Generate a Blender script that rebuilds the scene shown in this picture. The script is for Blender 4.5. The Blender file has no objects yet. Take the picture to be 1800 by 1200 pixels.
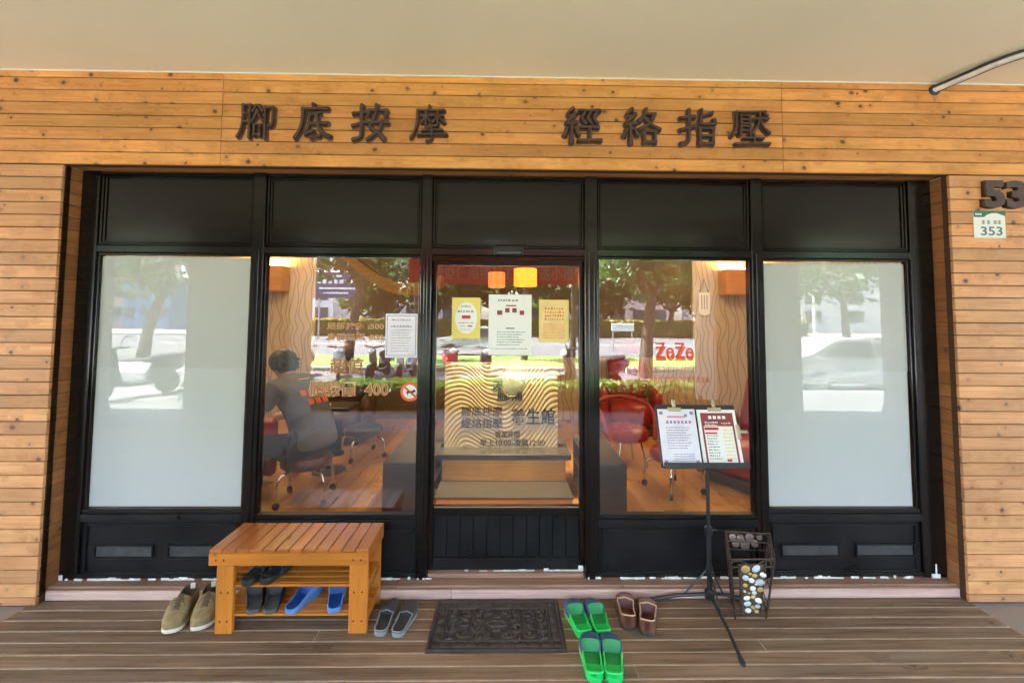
import bpy, math, random
from mathutils import Vector, Matrix, noise
random.seed(11)
SC = bpy.context.scene
COL = SC.collection
R = math.radians

# ------------------------------------------------------------------ camera
cam_data = bpy.data.cameras.new('camera')
cam = bpy.data.objects.new('camera', cam_data)
COL.objects.link(cam)
SC.camera = cam
cam_data.sensor_width = 36.0
cam_data.lens = 15.2
cam_data.shift_y = -0.04636
cam_data.clip_start = 0.05
cam_data.clip_end = 2000
yaw, pitch, roll = 0.015638, 0.053223, 0.006661
fw = Vector((math.sin(yaw) * math.cos(pitch), math.cos(yaw) * math.cos(pitch), math.sin(pitch)))
rt = Vector((math.cos(yaw), -math.sin(yaw), 0))
up = rt.cross(fw)
r2 = rt * math.cos(roll) + up * math.sin(roll)
u2 = -rt * math.sin(roll) + up * math.cos(roll)
cam.matrix_world = Matrix(((r2.x, u2.x, -fw.x, 0), (r2.y, u2.y, -fw.y, -2.657), (r2.z, u2.z, -fw.z, 1.627), (0, 0, 0, 1)))

# ------------------------------------------------------------------ world, sun, exposure
SUN_EL, SUN_AZ = R(66), R(262)          # azimuth: clockwise from +Y (into the shop); the sun stands high over the street
world = bpy.data.worlds.new('World')
SC.world = world
world.use_nodes = True
wn = world.node_tree
bg = wn.nodes['Background']
sky = wn.nodes.new('ShaderNodeTexSky')
sky.sky_type = 'NISHITA'
sky.sun_disc = False
sky.sun_elevation = SUN_EL
sky.sun_rotation = SUN_AZ
sky.air_density = 1.0
sky.dust_density = 2.5
wn.links.new(sky.outputs[0], bg.inputs[0])
bg.inputs[1].default_value = 0.15
sun_data = bpy.data.lights.new('sun', 'SUN')
sun_data.energy = 5.0
sun_data.angle = R(0.6)
sun_data.color = (1.0, 0.97, 0.93)
sun = bpy.data.objects.new('sun', sun_data)
COL.objects.link(sun)
sd = Vector((math.sin(SUN_AZ) * math.cos(SUN_EL), math.cos(SUN_AZ) * math.cos(SUN_EL), math.sin(SUN_EL)))
sun.rotation_euler = sd.to_track_quat('Z', 'Y').to_euler()
SC.view_settings.view_transform = 'Standard'
SC.view_settings.look = 'None'
SC.view_settings.gamma = 1.0
SC.view_settings.exposure = 5.0
SC.cycles.use_denoising = True
SC.cycles.max_bounces = 8
SC.cycles.diffuse_bounces = 4
SC.cycles.glossy_bounces = 3
SC.cycles.transparent_max_bounces = 16
SC.cycles.sample_clamp_indirect = 6
SC.cycles.caustics_reflective = False
SC.cycles.caustics_refractive = False

# ------------------------------------------------------------------ materials
MATS = {}
def mat(name, col=(.5, .5, .5), rough=.6, metal=0., spec=.5, emit=None, estr=0., coat=0., var=0., vscale=6., bump=0., bscale=40., objvar=0.):
    """plain principled material; var: patchy value change, objvar: value change from piece to piece, bump: fine relief"""
    m = bpy.data.materials.new(name); m.use_nodes = True
    t = m.node_tree; p = t.nodes['Principled BSDF']
    p.inputs['Base Color'].default_value = (*col, 1)
    p.inputs['Roughness'].default_value = rough
    p.inputs['Metallic'].default_value = metal
    p.inputs['Specular IOR Level'].default_value = spec
    if coat:
        p.inputs['Coat Weight'].default_value = coat; p.inputs['Coat Roughness'].default_value = .12
    if emit:
        p.inputs['Emission Color'].default_value = (*emit, 1); p.inputs['Emission Strength'].default_value = estr
    tc = t.nodes.new('ShaderNodeTexCoord')
    if var or objvar:
        hsv = t.nodes.new('ShaderNodeHueSaturation'); hsv.inputs['Color'].default_value = (*col, 1)
        val = t.nodes.new('ShaderNodeMath'); val.operation = 'ADD'; val.inputs[0].default_value = 1; val.inputs[1].default_value = 0
        if var:
            n = t.nodes.new('ShaderNodeTexNoise'); n.inputs['Scale'].default_value = vscale; n.inputs['Detail'].default_value = 6
            t.links.new(tc.outputs['Object'], n.inputs['Vector'])
            mr = t.nodes.new('ShaderNodeMapRange'); mr.inputs[1].default_value = .3; mr.inputs[2].default_value = .7
            mr.inputs[3].default_value = 1 - var; mr.inputs[4].default_value = 1 + var
            t.links.new(n.outputs[0], mr.inputs[0]); t.links.new(mr.outputs[0], val.inputs[0])
            mr2 = t.nodes.new('ShaderNodeMapRange'); mr2.inputs[3].default_value = max(.02, rough - .12); mr2.inputs[4].default_value = min(1, rough + .12)
            t.links.new(n.outputs[0], mr2.inputs[0]); t.links.new(mr2.outputs[0], p.inputs['Roughness'])
        if objvar:
            oi = t.nodes.new('ShaderNodeObjectInfo')
            mr3 = t.nodes.new('ShaderNodeMapRange'); mr3.inputs[3].default_value = -objvar; mr3.inputs[4].default_value = objvar
            t.links.new(oi.outputs['Random'], mr3.inputs[0]); t.links.new(mr3.outputs[0], val.inputs[1])
        t.links.new(val.outputs[0], hsv.inputs['Value']); t.links.new(hsv.outputs[0], p.inputs['Base Color'])
    if bump:
        n2 = t.nodes.new('ShaderNodeTexNoise'); n2.inputs['Scale'].default_value = bscale; n2.inputs['Detail'].default_value = 4
        t.links.new(tc.outputs['Object'], n2.inputs['Vector'])
        b = t.nodes.new('ShaderNodeBump'); b.inputs['Strength'].default_value = bump; b.inputs['Distance'].default_value = .01
        t.links.new(n2.outputs[0], b.inputs['Height']); t.links.new(b.outputs[0], p.inputs['Normal'])
    MATS[name] = m
    return m

def ramp(t, stops):
    r = t.nodes.new('ShaderNodeValToRGB')
    e = r.color_ramp.elements
    while len(e) < len(stops): e.new(.5)
    for i, (pos, c) in enumerate(stops):
        e[i].position = pos; e[i].color = (*c, 1)
    return r

def wood(name, light, dark, knot=(.055, .019, .008), knots=11., knot_r=.12, grain=1., axis='X', rough=.45, objvar=.12, spec=.4, worn=0., worn_col=(.4, .33, .28), coat=0.):
    """boards: long grain along the axis, growth figure, knots, value change from board to board"""
    m = bpy.data.materials.new(name); m.use_nodes = True
    t = m.node_tree; L = t.links; p = t.nodes['Principled BSDF']
    p.inputs['Roughness'].default_value = rough; p.inputs['Specular IOR Level'].default_value = spec
    if coat: p.inputs['Coat Weight'].default_value = coat; p.inputs['Coat Roughness'].default_value = .2
    tc = t.nodes.new('ShaderNodeTexCoord'); oi = t.nodes.new('ShaderNodeObjectInfo')
    off = t.nodes.new('ShaderNodeVectorMath'); off.operation = 'SCALE'; off.inputs[0].default_value = (37., 91., 53.)
    L.new(oi.outputs['Random'], off.inputs['Scale'])
    add = t.nodes.new('ShaderNodeVectorMath'); add.operation = 'ADD'
    L.new(tc.outputs['Object'], add.inputs[0]); L.new(off.outputs[0], add.inputs[1])
    # knots: uneven size, slightly drawn out, ragged edge
    nk = t.nodes.new('ShaderNodeTexNoise'); nk.inputs['Scale'].default_value = 70; nk.inputs['Detail'].default_value = 2
    L.new(add.outputs[0], nk.inputs['Vector'])
    nks = t.nodes.new('ShaderNodeVectorMath'); nks.operation = 'MULTIPLY_ADD'; nks.inputs[1].default_value = (.014, .014, .014)
    L.new(nk.outputs['Color'], nks.inputs[0]); L.new(add.outputs[0], nks.inputs[2])
    ksq = t.nodes.new('ShaderNodeVectorMath'); ksq.operation = 'MULTIPLY'
    ksq.inputs[1].default_value = {'X': (.88, 1, 1), 'Y': (1, .88, 1), 'Z': (1, 1, .88)}[axis]
    L.new(nks.outputs[0], ksq.inputs[0])
    vo = t.nodes.new('ShaderNodeTexVoronoi'); vo.inputs['Scale'].default_value = knots
    L.new(ksq.outputs[0], vo.inputs['Vector'])
    sepc = t.nodes.new('ShaderNodeSeparateColor'); L.new(vo.outputs['Color'], sepc.inputs[0])
    kr = t.nodes.new('ShaderNodeMapRange'); kr.inputs[3].default_value = knot_r * .45; kr.inputs[4].default_value = knot_r * 1.45
    L.new(sepc.outputs[0], kr.inputs[0])
    kd = t.nodes.new('ShaderNodeMath'); kd.operation = 'DIVIDE'; L.new(vo.outputs['Distance'], kd.inputs[0]); L.new(kr.outputs[0], kd.inputs[1])
    kn = t.nodes.new('ShaderNodeMapRange'); kn.inputs[1].default_value = .35; kn.inputs[2].default_value = 1.05
    kn.inputs[3].default_value = .95; kn.inputs[4].default_value = 0
    L.new(kd.outputs[0], kn.inputs[0])
    halo = t.nodes.new('ShaderNodeMapRange'); halo.inputs[1].default_value = .6; halo.inputs[2].default_value = 3.4
    halo.inputs[3].default_value = 1; halo.inputs[4].default_value = 0
    L.new(kd.outputs[0], halo.inputs[0])
    # grain: stretched noise bent round the knots
    mp = t.nodes.new('ShaderNodeMapping')
    sc = {'X': (1.1, 30, 30), 'Y': (30, 1.1, 30), 'Z': (30, 30, 1.1)}[axis]
    mp.inputs['Scale'].default_value = sc
    bend = t.nodes.new('ShaderNodeVectorMath'); bend.operation = 'SCALE'; bend.inputs[0].default_value = (.02, .02, .02)
    L.new(halo.outputs[0], bend.inputs['Scale'])
    ad2 = t.nodes.new('ShaderNodeVectorMath'); ad2.operation = 'ADD'
    L.new(add.outputs[0], ad2.inputs[0]); L.new(bend.outputs[0], ad2.inputs[1]); L.new(ad2.outputs[0], mp.inputs['Vector'])
    n = t.nodes.new('ShaderNodeTexNoise'); n.inputs['Scale'].default_value = 2.2 * grain; n.inputs['Detail'].default_value = 5; n.inputs['Roughness'].default_value = .6
    n.inputs['Distortion'].default_value = .4
    L.new(mp.outputs[0], n.inputs['Vector'])
    cr = ramp(t, [(.30, dark), (.46, tuple(a * .45 + b * .55 for a, b in zip(dark, light))), (.64, light)])
    L.new(n.outputs[0], cr.inputs[0])
    # broad colour drift along the board
    n3 = t.nodes.new('ShaderNodeTexNoise'); n3.inputs['Scale'].default_value = 2.3; n3.inputs['Detail'].default_value = 3
    L.new(add.outputs[0], n3.inputs['Vector'])
    hsv = t.nodes.new('ShaderNodeHueSaturation')
    hv = t.nodes.new('ShaderNodeTexWhiteNoise'); hv.noise_dimensions = '1D'; L.new(oi.outputs['Random'], hv.inputs['W'])
    hm = t.nodes.new('ShaderNodeMapRange'); hm.inputs[3].default_value = .5 - objvar * .022; hm.inputs[4].default_value = .5 + objvar * .018; L.new(hv.outputs['Value'], hm.inputs[0]); L.new(hm.outputs[0], hsv.inputs['Hue'])
    v1 = t.nodes.new('ShaderNodeMapRange'); v1.inputs[3].default_value = 1 - objvar; v1.inputs[4].default_value = 1 + objvar
    L.new(oi.outputs['Random'], v1.inputs[0])
    v2 = t.nodes.new('ShaderNodeMapRange'); v2.inputs[1].default_value = .3; v2.inputs[2].default_value = .7; v2.inputs[3].default_value = .80; v2.inputs[4].default_value = 1.14
    L.new(n3.outputs[0], v2.inputs[0])
    mu = t.nodes.new('ShaderNodeMath'); mu.operation = 'MULTIPLY'; L.new(v1.outputs[0], mu.inputs[0]); L.new(v2.outputs[0], mu.inputs[1])
    L.new(mu.outputs[0], hsv.inputs['Value']); L.new(cr.outputs[0], hsv.inputs['Color'])
    last = hsv.outputs[0]
    if worn:
        nw = t.nodes.new('ShaderNodeTexNoise'); nw.inputs['Scale'].default_value = 3.2; nw.inputs['Detail'].default_value = 8; nw.inputs['Roughness'].default_value = .68
        mw = t.nodes.new('ShaderNodeMapping'); mw.inputs['Scale'].default_value = (.5, 2.2, 1) if axis == 'X' else (2.2, .5, 1)
        L.new(add.outputs[0], mw.inputs[0]); L.new(mw.outputs[0], nw.inputs['Vector'])
        wr = t.nodes.new('ShaderNodeMapRange'); wr.inputs[1].default_value = .48; wr.inputs[2].default_value = .7; wr.inputs[4].default_value = worn
        L.new(nw.outputs[0], wr.inputs[0])
        mxw = t.nodes.new('ShaderNodeMix'); mxw.data_type = 'RGBA'
        L.new(wr.outputs[0], mxw.inputs['Factor']); L.new(last, mxw.inputs[6]); mxw.inputs[7].default_value = (*worn_col, 1)
        last = mxw.outputs[2]
    mx0 = t.nodes.new('ShaderNodeMix'); mx0.data_type = 'RGBA'
    hs = t.nodes.new('ShaderNodeMath'); hs.operation = 'MULTIPLY'; hs.inputs[1].default_value = .38; L.new(halo.outputs[0], hs.inputs[0])
    L.new(hs.outputs[0], mx0.inputs['Factor']); L.new(last, mx0.inputs[6]); mx0.inputs[7].default_value = (*[a * .35 + b * .65 for a, b in zip(knot, dark)], 1)
    mx = t.nodes.new('ShaderNodeMix'); mx.data_type = 'RGBA'
    L.new(kn.outputs[0], mx.inputs['Factor']); L.new(mx0.outputs[2], mx.inputs[6]); mx.inputs[7].default_value = (*knot, 1)
    L.new(mx.outputs[2], p.inputs['Base Color'])
    b = t.nodes.new('ShaderNodeBump'); b.inputs['Strength'].default_value = .25; b.inputs['Distance'].default_value = .002
    L.new(n.outputs[0], b.inputs['Height']); L.new(b.outputs[0], p.inputs['Normal'])
    rr = t.nodes.new('ShaderNodeMapRange'); rr.inputs[3].default_value = max(.05, rough - .1); rr.inputs[4].default_value = min(1, rough + .15)
    L.new(n3.outputs[0], rr.inputs[0]); L.new(rr.outputs[0], p.inputs['Roughness'])
    MATS[name] = m
    return m

def glass_mat(name, base=.055, gain=.8, tint=(.965, .975, .972)):
    """thin pane: see-through, with a mirror share that rises towards grazing view"""
    m = bpy.data.materials.new(name); m.use_nodes = True
    t = m.node_tree; L = t.links; t.nodes.remove(t.nodes['Principled BSDF'])
    out = t.nodes['Material Output']
    tr = t.nodes.new('ShaderNodeBsdfTransparent'); tr.inputs[0].default_value = (*tint, 1)
    gl = t.nodes.new('ShaderNodeBsdfGlossy'); gl.inputs['Roughness'].default_value = 0.0; gl.inputs[0].default_value = (1, 1, 1, 1)
    lw = t.nodes.new('ShaderNodeLayerWeight'); lw.inputs[0].default_value = .5
    pw = t.nodes.new('ShaderNodeMath'); pw.operation = 'POWER'; pw.inputs[1].default_value = 4.5
    ma = t.nodes.new('ShaderNodeMath'); ma.operation = 'MULTIPLY_ADD'; ma.inputs[1].default_value = gain; ma.inputs[2].default_value = base; ma.use_clamp = True
    mx = t.nodes.new('ShaderNodeMixShader')
    L.new(lw.outputs['Facing'], pw.inputs[0]); L.new(pw.outputs[0], ma.inputs[0]); L.new(ma.outputs[0], mx.inputs[0]); L.new(tr.outputs[0], mx.inputs[1]); L.new(gl.outputs[0], mx.inputs[2])
    L.new(mx.outputs[0], out.inputs[0])
    MATS[name] = m
    return m

def leaf_mat(name, a, b, trans=.35, scale=1.5):
    m = bpy.data.materials.new(name); m.use_nodes = True
    t = m.node_tree; L = t.links; p = t.nodes['Principled BSDF']; out = t.nodes['Material Output']
    tc = t.nodes.new('ShaderNodeTexCoord'); n = t.nodes.new('ShaderNodeTexNoise'); n.inputs['Scale'].default_value = scale; n.inputs['Detail'].default_value = 6
    L.new(tc.outputs['Object'], n.inputs['Vector'])
    cr = ramp(t, [(.32, a), (.68, b)]); L.new(n.outputs[0], cr.inputs[0]); L.new(cr.outputs[0], p.inputs['Base Color'])
    p.inputs['Roughness'].default_value = .5
    tl = t.nodes.new('ShaderNodeBsdfTranslucent'); L.new(cr.outputs[0], tl.inputs[0])
    mx = t.nodes.new('ShaderNodeMixShader'); mx.inputs[0].default_value = trans
    L.new(p.outputs[0], mx.inputs[1]); L.new(tl.outputs[0], mx.inputs[2]); L.new(mx.outputs[0], out.inputs[0])
    MATS[name] = m
    return m

def wallpaper_mat(name, base, line):
    """cream paper with dark upright lines that sway together and apart"""
    m = bpy.data.materials.new(name); m.use_nodes = True
    t = m.node_tree; L = t.links; p = t.nodes['Principled BSDF']
    tc = t.nodes.new('ShaderNodeTexCoord'); sx = t.nodes.new('ShaderNodeSeparateXYZ'); L.new(tc.outputs['Object'], sx.inputs[0])
    def M(op, a, b=None, c=None):
        n = t.nodes.new('ShaderNodeMath'); n.operation = op
        for i, v in enumerate((a, b, c)):
            if v is None: continue
            if isinstance(v, (int, float)): n.inputs[i].default_value = v
            else: L.new(v, n.inputs[i])
        return n.outputs[0]
    nz = t.nodes.new('ShaderNodeTexNoise'); nz.inputs['Scale'].default_value = 1.6; nz.inputs['Detail'].default_value = 1
    L.new(tc.outputs['Object'], nz.inputs['Vector'])
    xx = M('ADD', sx.outputs[0], sx.outputs[1])
    sway = M('MULTIPLY', M('SINE', M('MULTIPLY_ADD', sx.outputs[2], 8.5, M('MULTIPLY', nz.outputs[0], 9.))), .030)
    u = M('MULTIPLY', M('ADD', xx, sway), 13.5)
    cell = M('FLOOR', u)
    wn_ = t.nodes.new('ShaderNodeTexWhiteNoise'); wn_.noise_dimensions = '1D'; L.new(cell, wn_.inputs['W'])
    s1 = M('SINE', M('MULTIPLY_ADD', sx.outputs[2], 7.0, M('MULTIPLY', wn_.outputs['Value'], 6.28)))
    d = M('ABSOLUTE', M('MULTIPLY_ADD', s1, .34, M('SUBTRACT', M('FRACT', u), .5)))
    mr = t.nodes.new('ShaderNodeMapRange'); mr.inputs[1].default_value = .02; mr.inputs[2].default_value = .15; mr.inputs[3].default_value = .62; mr.inputs[4].default_value = 0
    L.new(d, mr.inputs[0])
    mx = t.nodes.new('ShaderNodeMix'); mx.data_type = 'RGBA'; mx.inputs[6].default_value = (*base, 1); mx.inputs[7].default_value = (*line, 1)
    L.new(mr.outputs[0], mx.inputs['Factor']); L.new(mx.outputs[2], p.inputs['Base Color'])
    p.inputs['Roughness'].default_value = .7
    MATS[name] = m
    return m

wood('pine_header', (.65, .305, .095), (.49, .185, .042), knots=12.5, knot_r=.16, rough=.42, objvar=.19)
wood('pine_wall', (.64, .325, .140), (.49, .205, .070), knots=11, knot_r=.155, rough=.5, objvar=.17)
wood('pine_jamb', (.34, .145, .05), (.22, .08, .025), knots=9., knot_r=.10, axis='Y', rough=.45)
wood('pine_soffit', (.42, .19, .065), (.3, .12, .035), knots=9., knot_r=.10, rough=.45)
wood('deck_wood', (.245, .155, .092), (.108, .064, .037), knot=(.03, .02, .015), knots=4., knot_r=.07, rough=.62, objvar=.16, worn=.5, worn_col=(.27, .20, .15), spec=.3)
wood('step_wood', (.33, .19, .125), (.20, .105, .065), knots=3., knot_r=.05, rough=.55, worn=.5, worn_col=(.34, .22, .17))
wood('step_edge_wood', (.66, .44, .37), (.48, .29, .24), knots=3.5, knot_r=.06, rough=.6, worn=.5, worn_col=(.62, .50, .43))
wood('bench_wood', (.55, .195, .026), (.42, .13, .014), knots=7., knot_r=.05, rough=.33, objvar=.08, coat=.35)
wood('bench_wood_depth', (.40, .14, .03), (.28, .085, .015), knots=7., knot_r=.05, axis='Y', rough=.3, objvar=.12, coat=.45)
wood('bench_wood_leg', (.55, .195, .026), (.42, .13, .014), knots=7., knot_r=.05, axis='Z', rough=.33, objvar=.08, coat=.35)
wood('shop_floor_wood', (.50, .27, .09), (.40, .20, .06), knots=1., knot_r=.01, rough=.28, objvar=.1)
wood('riser_wood', (.82, .38, .09), (.68, .27, .05), knots=2., knot_r=.02, rough=.4)
wood('tread_wood', (.55, .27, .075), (.44, .19, .045), knots=2., knot_r=.02, rough=.35)
wood('dark_tread_wood', (.16, .11, .075), (.11, .075, .05), knots=2., knot_r=.02, rough=.4)
mat('black_paint', (.009, .0068, .006), rough=.15, spec=.30, var=.08, vscale=1.5)
mat('black_paint_worn', (.011, .011, .012), rough=.32, spec=.3, var=.4, vscale=5., bump=.03, bscale=12.)
mat('vent_grey', (.05, .05, .052), rough=.5, var=.3, vscale=20)
mat('caulk', (.72, .70, .66), rough=.8, var=.25, vscale=30)
mat('groove_dark', (.06, .026, .012), rough=.8)
mat('ceiling_paint', (.90, .825, .655), rough=.9, var=.035, vscale=1.1)
mat('ceiling_bead', (.78, .75, .68), rough=.7)
mat('white_film', (.56, .555, .535), rough=.45, var=.03, vscale=1.2)
mat('white_film_lower', (.61, .62, .615), rough=.45, var=.03, vscale=1.2)
mat('letter_brown', (.048, .022, .016), rough=.55, var=.3, vscale=25, bump=.2, bscale=60)
mat('letter_back', (.13, .07, .05), rough=.6)
mat('plate_white', (.74, .76, .74), rough=.35)
mat('plate_green', (.02, .16, .10), rough=.35)
mat('plate_ink', (.08, .14, .15), rough=.5)
mat('cable_black', (.012, .012, .013), rough=.45)
mat('conduit_grey', (.66, .63, .58), rough=.3, metal=.0, var=.2, vscale=12)
mat('bolt_dark', (.03, .02, .015), rough=.5, metal=.5)
mat('rubber_mat', (.034, .029, .029), rough=.45, spec=.5, var=.45, vscale=30, bump=.1, bscale=150)
mat('stand_black', (.012, .012, .014), rough=.42, spec=.5)
mat('chrome', (.75, .75, .76), rough=.12, metal=1.)
mat('iron_brown', (.075, .05, .042), rough=.5, metal=.6, var=.3, vscale=30)
mat('disc_brown', (.17, .12, .10), rough=.4, metal=.5, objvar=.35)
mat('stone_panel', (.085, .055, .025), rough=.6, var=.4, vscale=30)
mat('pebble_white', (.78, .79, .78), rough=.35, objvar=.08)
mat('pebble_blue', (.50, .58, .66), rough=.35, objvar=.12)
mat('pebble_gold', (.55, .36, .12), rough=.35, objvar=.2)
mat('paper_lilac', (.76, .74, .84), rough=.35, var=.10, vscale=9)
mat('paper_white', (.82, .82, .80), rough=.4)
mat('paper_yellow', (.80, .66, .16), rough=.45)
mat('paper_orange', (.85, .62, .28), rough=.45, var=.1, vscale=12)
mat('ink_purple', (.30, .22, .42), rough=.5)
mat('ink_magenta', (.62, .16, .34), rough=.5)
mat('ink_grey', (.22, .24, .27), rough=.5)
mat('ink_red', (.50, .03, .04), rough=.5)
mat('ink_maroon', (.24, .035, .05), rough=.5)
mat('ink_orange', (.72, .20, .03), rough=.5)
mat('ink_yellow', (.80, .60, .15), rough=.5)
mat('ink_dark', (.02, .016, .014), rough=.5)
mat('sticker_brown', (.36, .15, .05), rough=.5)
mat('sticker_edge', (.72, .48, .30), rough=.5)
mat('sticker_red', (.62, .03, .035), rough=.4)
mat('sticker_orange', (.85, .11, .03), rough=.4)
mat('clip_gold', (.45, .38, .28), rough=.3, metal=.8)
glass_mat('window_glass')
glass_mat('film_glass', base=.026, gain=.6)

# ------------------------------------------------------------------ mesh helpers
ORG = {}                                   # world origin of every object's local space (unrotated things)
class MB:
    def __init__(s): s.v = []; s.f = []
    def add(s, vs, fs):
        b = len(s.v); s.v += [tuple(x) for x in vs]; s.f += [tuple(b + i for i in f) for f in fs]; return s
    def box(s, x0, x1, y0, y1, z0, z1, b=0., xf=None):
        x0, x1 = min(x0, x1), max(x0, x1); y0, y1 = min(y0, y1), max(y0, y1); z0, z1 = min(z0, z1), max(z0, z1)
        c = Vector(((x0 + x1) / 2, (y0 + y1) / 2, (z0 + z1) / 2)); h = Vector(((x1 - x0) / 2, (y1 - y0) / 2, (z1 - z0) / 2))
        vs = []; fs = []
        if b <= 0:
            for sx in (-1, 1):
                for sy in (-1, 1):
                    for sz in (-1, 1): vs.append(c + Vector((sx * h.x, sy * h.y, sz * h.z)))
            fs = [(0, 1, 3, 2), (4, 6, 7, 5), (0, 4, 5, 1), (2, 3, 7, 6), (0, 2, 6, 4), (1, 5, 7, 3)]
        else:
            b = min(b, h.x * .95, h.y * .95, h.z * .95); idx = {}
            for sx in (-1, 1):
                for sy in (-1, 1):
                    for sz in (-1, 1):
                        for a in range(3):
                            d = Vector((sx * (h.x - (0 if a == 0 else b)), sy * (h.y - (0 if a == 1 else b)), sz * (h.z - (0 if a == 2 else b))))
                            idx[sx, sy, sz, a] = len(vs); vs.append(c + d)
            def put(f):
                pts = [vs[i] for i in f]; n = (pts[1] - pts[0]).cross(pts[2] - pts[0]); m = sum(pts, Vector()) / len(pts) - c
                fs.append(f if n.dot(m) > 0 else tuple(reversed(f)))
            for a in range(3):
                o1, o2 = [k for k in range(3) if k != a]
                for sg in (-1, 1):
                    q = []
                    for p, r in ((-1, -1), (1, -1), (1, 1), (-1, 1)):
                        k = [0, 0, 0]; k[a] = sg; k[o1] = p; k[o2] = r; q.append(idx[(*k, a)])
                    put(tuple(q))
            for a in range(3):                      # edges run along axis a
                o1, o2 = [k for k in range(3) if k != a]
                for p in (-1, 1):
                    for r in (-1, 1):
                        k0 = [0, 0, 0]; k0[a] = -1; k0[o1] = p; k0[o2] = r; k1 = list(k0); k1[a] = 1
                        put((idx[(*k0, o1)], idx[(*k1, o1)], idx[(*k1, o2)], idx[(*k0, o2)]))
            for sx in (-1, 1):
                for sy in (-1, 1):
                    for sz in (-1, 1): put(tuple(idx[sx, sy, sz, a] for a in range(3)))
        if xf: vs = [xf @ v for v in vs]
        return s.add(vs, fs)
    def tube(s, pts, r, n=8, cap=True, flat=1.0):
        pts = [Vector(p) for p in pts]; m = len(pts); rs = r if isinstance(r, (list, tuple)) else [r] * m
        vs = []; fs = []; t = (pts[1] - pts[0]).normalized()
        a = t.orthogonal().normalized(); 
        if abs(t.z) < .9: a = t.cross(Vector((0, 0, 1))).normalized()
        for i, p in enumerate(pts):
            t2 = ((pts[min(i + 1, m - 1)] - pts[max(i - 1, 0)]))
            t2 = t2.normalized() if t2.length > 1e-9 else t
            a = (a - t2 * a.dot(t2)).normalized(); b = t2.cross(a)
            for k in range(n):
                th = 2 * math.pi * k / n; vs.append(p + a * (math.cos(th) * rs[i]) + b * (math.sin(th) * rs[i] * flat))
        for i in range(m - 1):
            for k in range(n):
                k2 = (k + 1) % n; fs.append((i * n + k, i * n + k2, (i + 1) * n + k2, (i + 1) * n + k))
        if cap: fs.append(tuple(reversed(range(n)))); fs.append(tuple((m - 1) * n + k for k in range(n)))
        return s.add(vs, fs)
    def lathe(s, prof, c=(0, 0, 0), n=16, xf=None, cap=True):
        vs = []; fs = []; c = Vector(c)
        for r, z in prof:
            for k in range(n):
                th = 2 * math.pi * k / n; vs.append(c + Vector((r * math.cos(th), r * math.sin(th), z)))
        for i in range(len(prof) - 1):
            for k in range(n):
                k2 = (k + 1) % n; fs.append((i * n + k, i * n + k2, (i + 1) * n + k2, (i + 1) * n + k))
        if cap: fs.append(tuple(reversed(range(n)))); fs.append(tuple((len(prof) - 1) * n + k for k in range(n)))
        if xf: vs = [xf @ v for v in vs]
        return s.add(vs, fs)
    def ball(s, c, r, nu=12, nv=8, xf=None):
        r = (r, r, r) if isinstance(r, (int, float)) else r; vs = [(0, 0, -r[2])]; fs = []
        for j in range(1, nv):
            ph = math.pi * j / nv - math.pi / 2
            for k in range(nu):
                th = 2 * math.pi * k / nu; vs.append((r[0] * math.cos(ph) * math.cos(th), r[1] * math.cos(ph) * math.sin(th), r[2] * math.sin(ph)))
        vs.append((0, 0, r[2])); top = len(vs) - 1
        for k in range(nu):
            k2 = (k + 1) % nu; fs.append((0, 1 + k2, 1 + k)); fs.append((top, 1 + (nv - 2) * nu + k, 1 + (nv - 2) * nu + k2))
            for j in range(nv - 2): fs.append((1 + j * nu + k, 1 + j * nu + k2, 1 + (j + 1) * nu + k2, 1 + (j + 1) * nu + k))
        c = Vector(c); vs = [c + ((xf @ Vector(v)) if xf else Vector(v)) for v in vs]
        return s.add(vs, fs)
    def prism(s, poly, y0, y1):
        """outline in XZ pushed from y0 to y1"""
        n = len(poly); vs = [(x, y0, z) for x, z in poly] + [(x, y1, z) for x, z in poly]
        fs = [tuple(range(n)), tuple(reversed(range(n, 2 * n)))] + [(i, i + n, (i + 1) % n + n, (i + 1) % n) for i in range(n)]
        return s.add(vs, fs)
    def grid(s, nx, ny, fn):
        vs = [fn(i / (nx - 1), j / (ny - 1)) for j in range(ny) for i in range(nx)]
        return s.add(vs, [(j * nx + i, j * nx + i + 1, (j + 1) * nx + i + 1, (j + 1) * nx + i) for j in range(ny - 1) for i in range(nx - 1)])
    def mesh(s, name, m, smooth=None, org=None):
        me = bpy.data.meshes.new(name)
        vs = s.v if org is None else [(x - org[0], y - org[1], z - org[2]) for x, y, z in s.v]
        me.from_pydata(vs, [], s.f); me.materials.append(MATS[m]); me.update()
        if smooth is not None:
            me.polygons.foreach_set('use_smooth', [True] * len(me.polygons)); me.set_sharp_from_angle(angle=R(smooth))
        return me
    def build(s, name, m, parent=None, smooth=None):
        """vertices are world coordinates when the parent is an unrotated thing"""
        org = ORG.get(parent, Vector()) if parent else None
        o = bpy.data.objects.new(name, s.mesh(name, m, smooth, org)); COL.objects.link(o)
        if parent: o.parent = parent; ORG[o] = ORG.get(parent, Vector())
        else: ORG[o] = Vector()
        return o
def obj_of(name, me, parent=None, loc=(0, 0, 0), rot=None):
    o = bpy.data.objects.new(name, me); COL.objects.link(o)
    lo = Vector(loc)
    if parent: o.parent = parent; lo = lo - ORG.get(parent, Vector()); ORG[o] = ORG.get(parent, Vector())
    o.location = lo
    if rot: o.rotation_euler = rot
    return o
def tag(o, label, cat, group=None):
    o['label'] = label; o['category'] = cat
    if group: o['group'] = group
    return o
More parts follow.
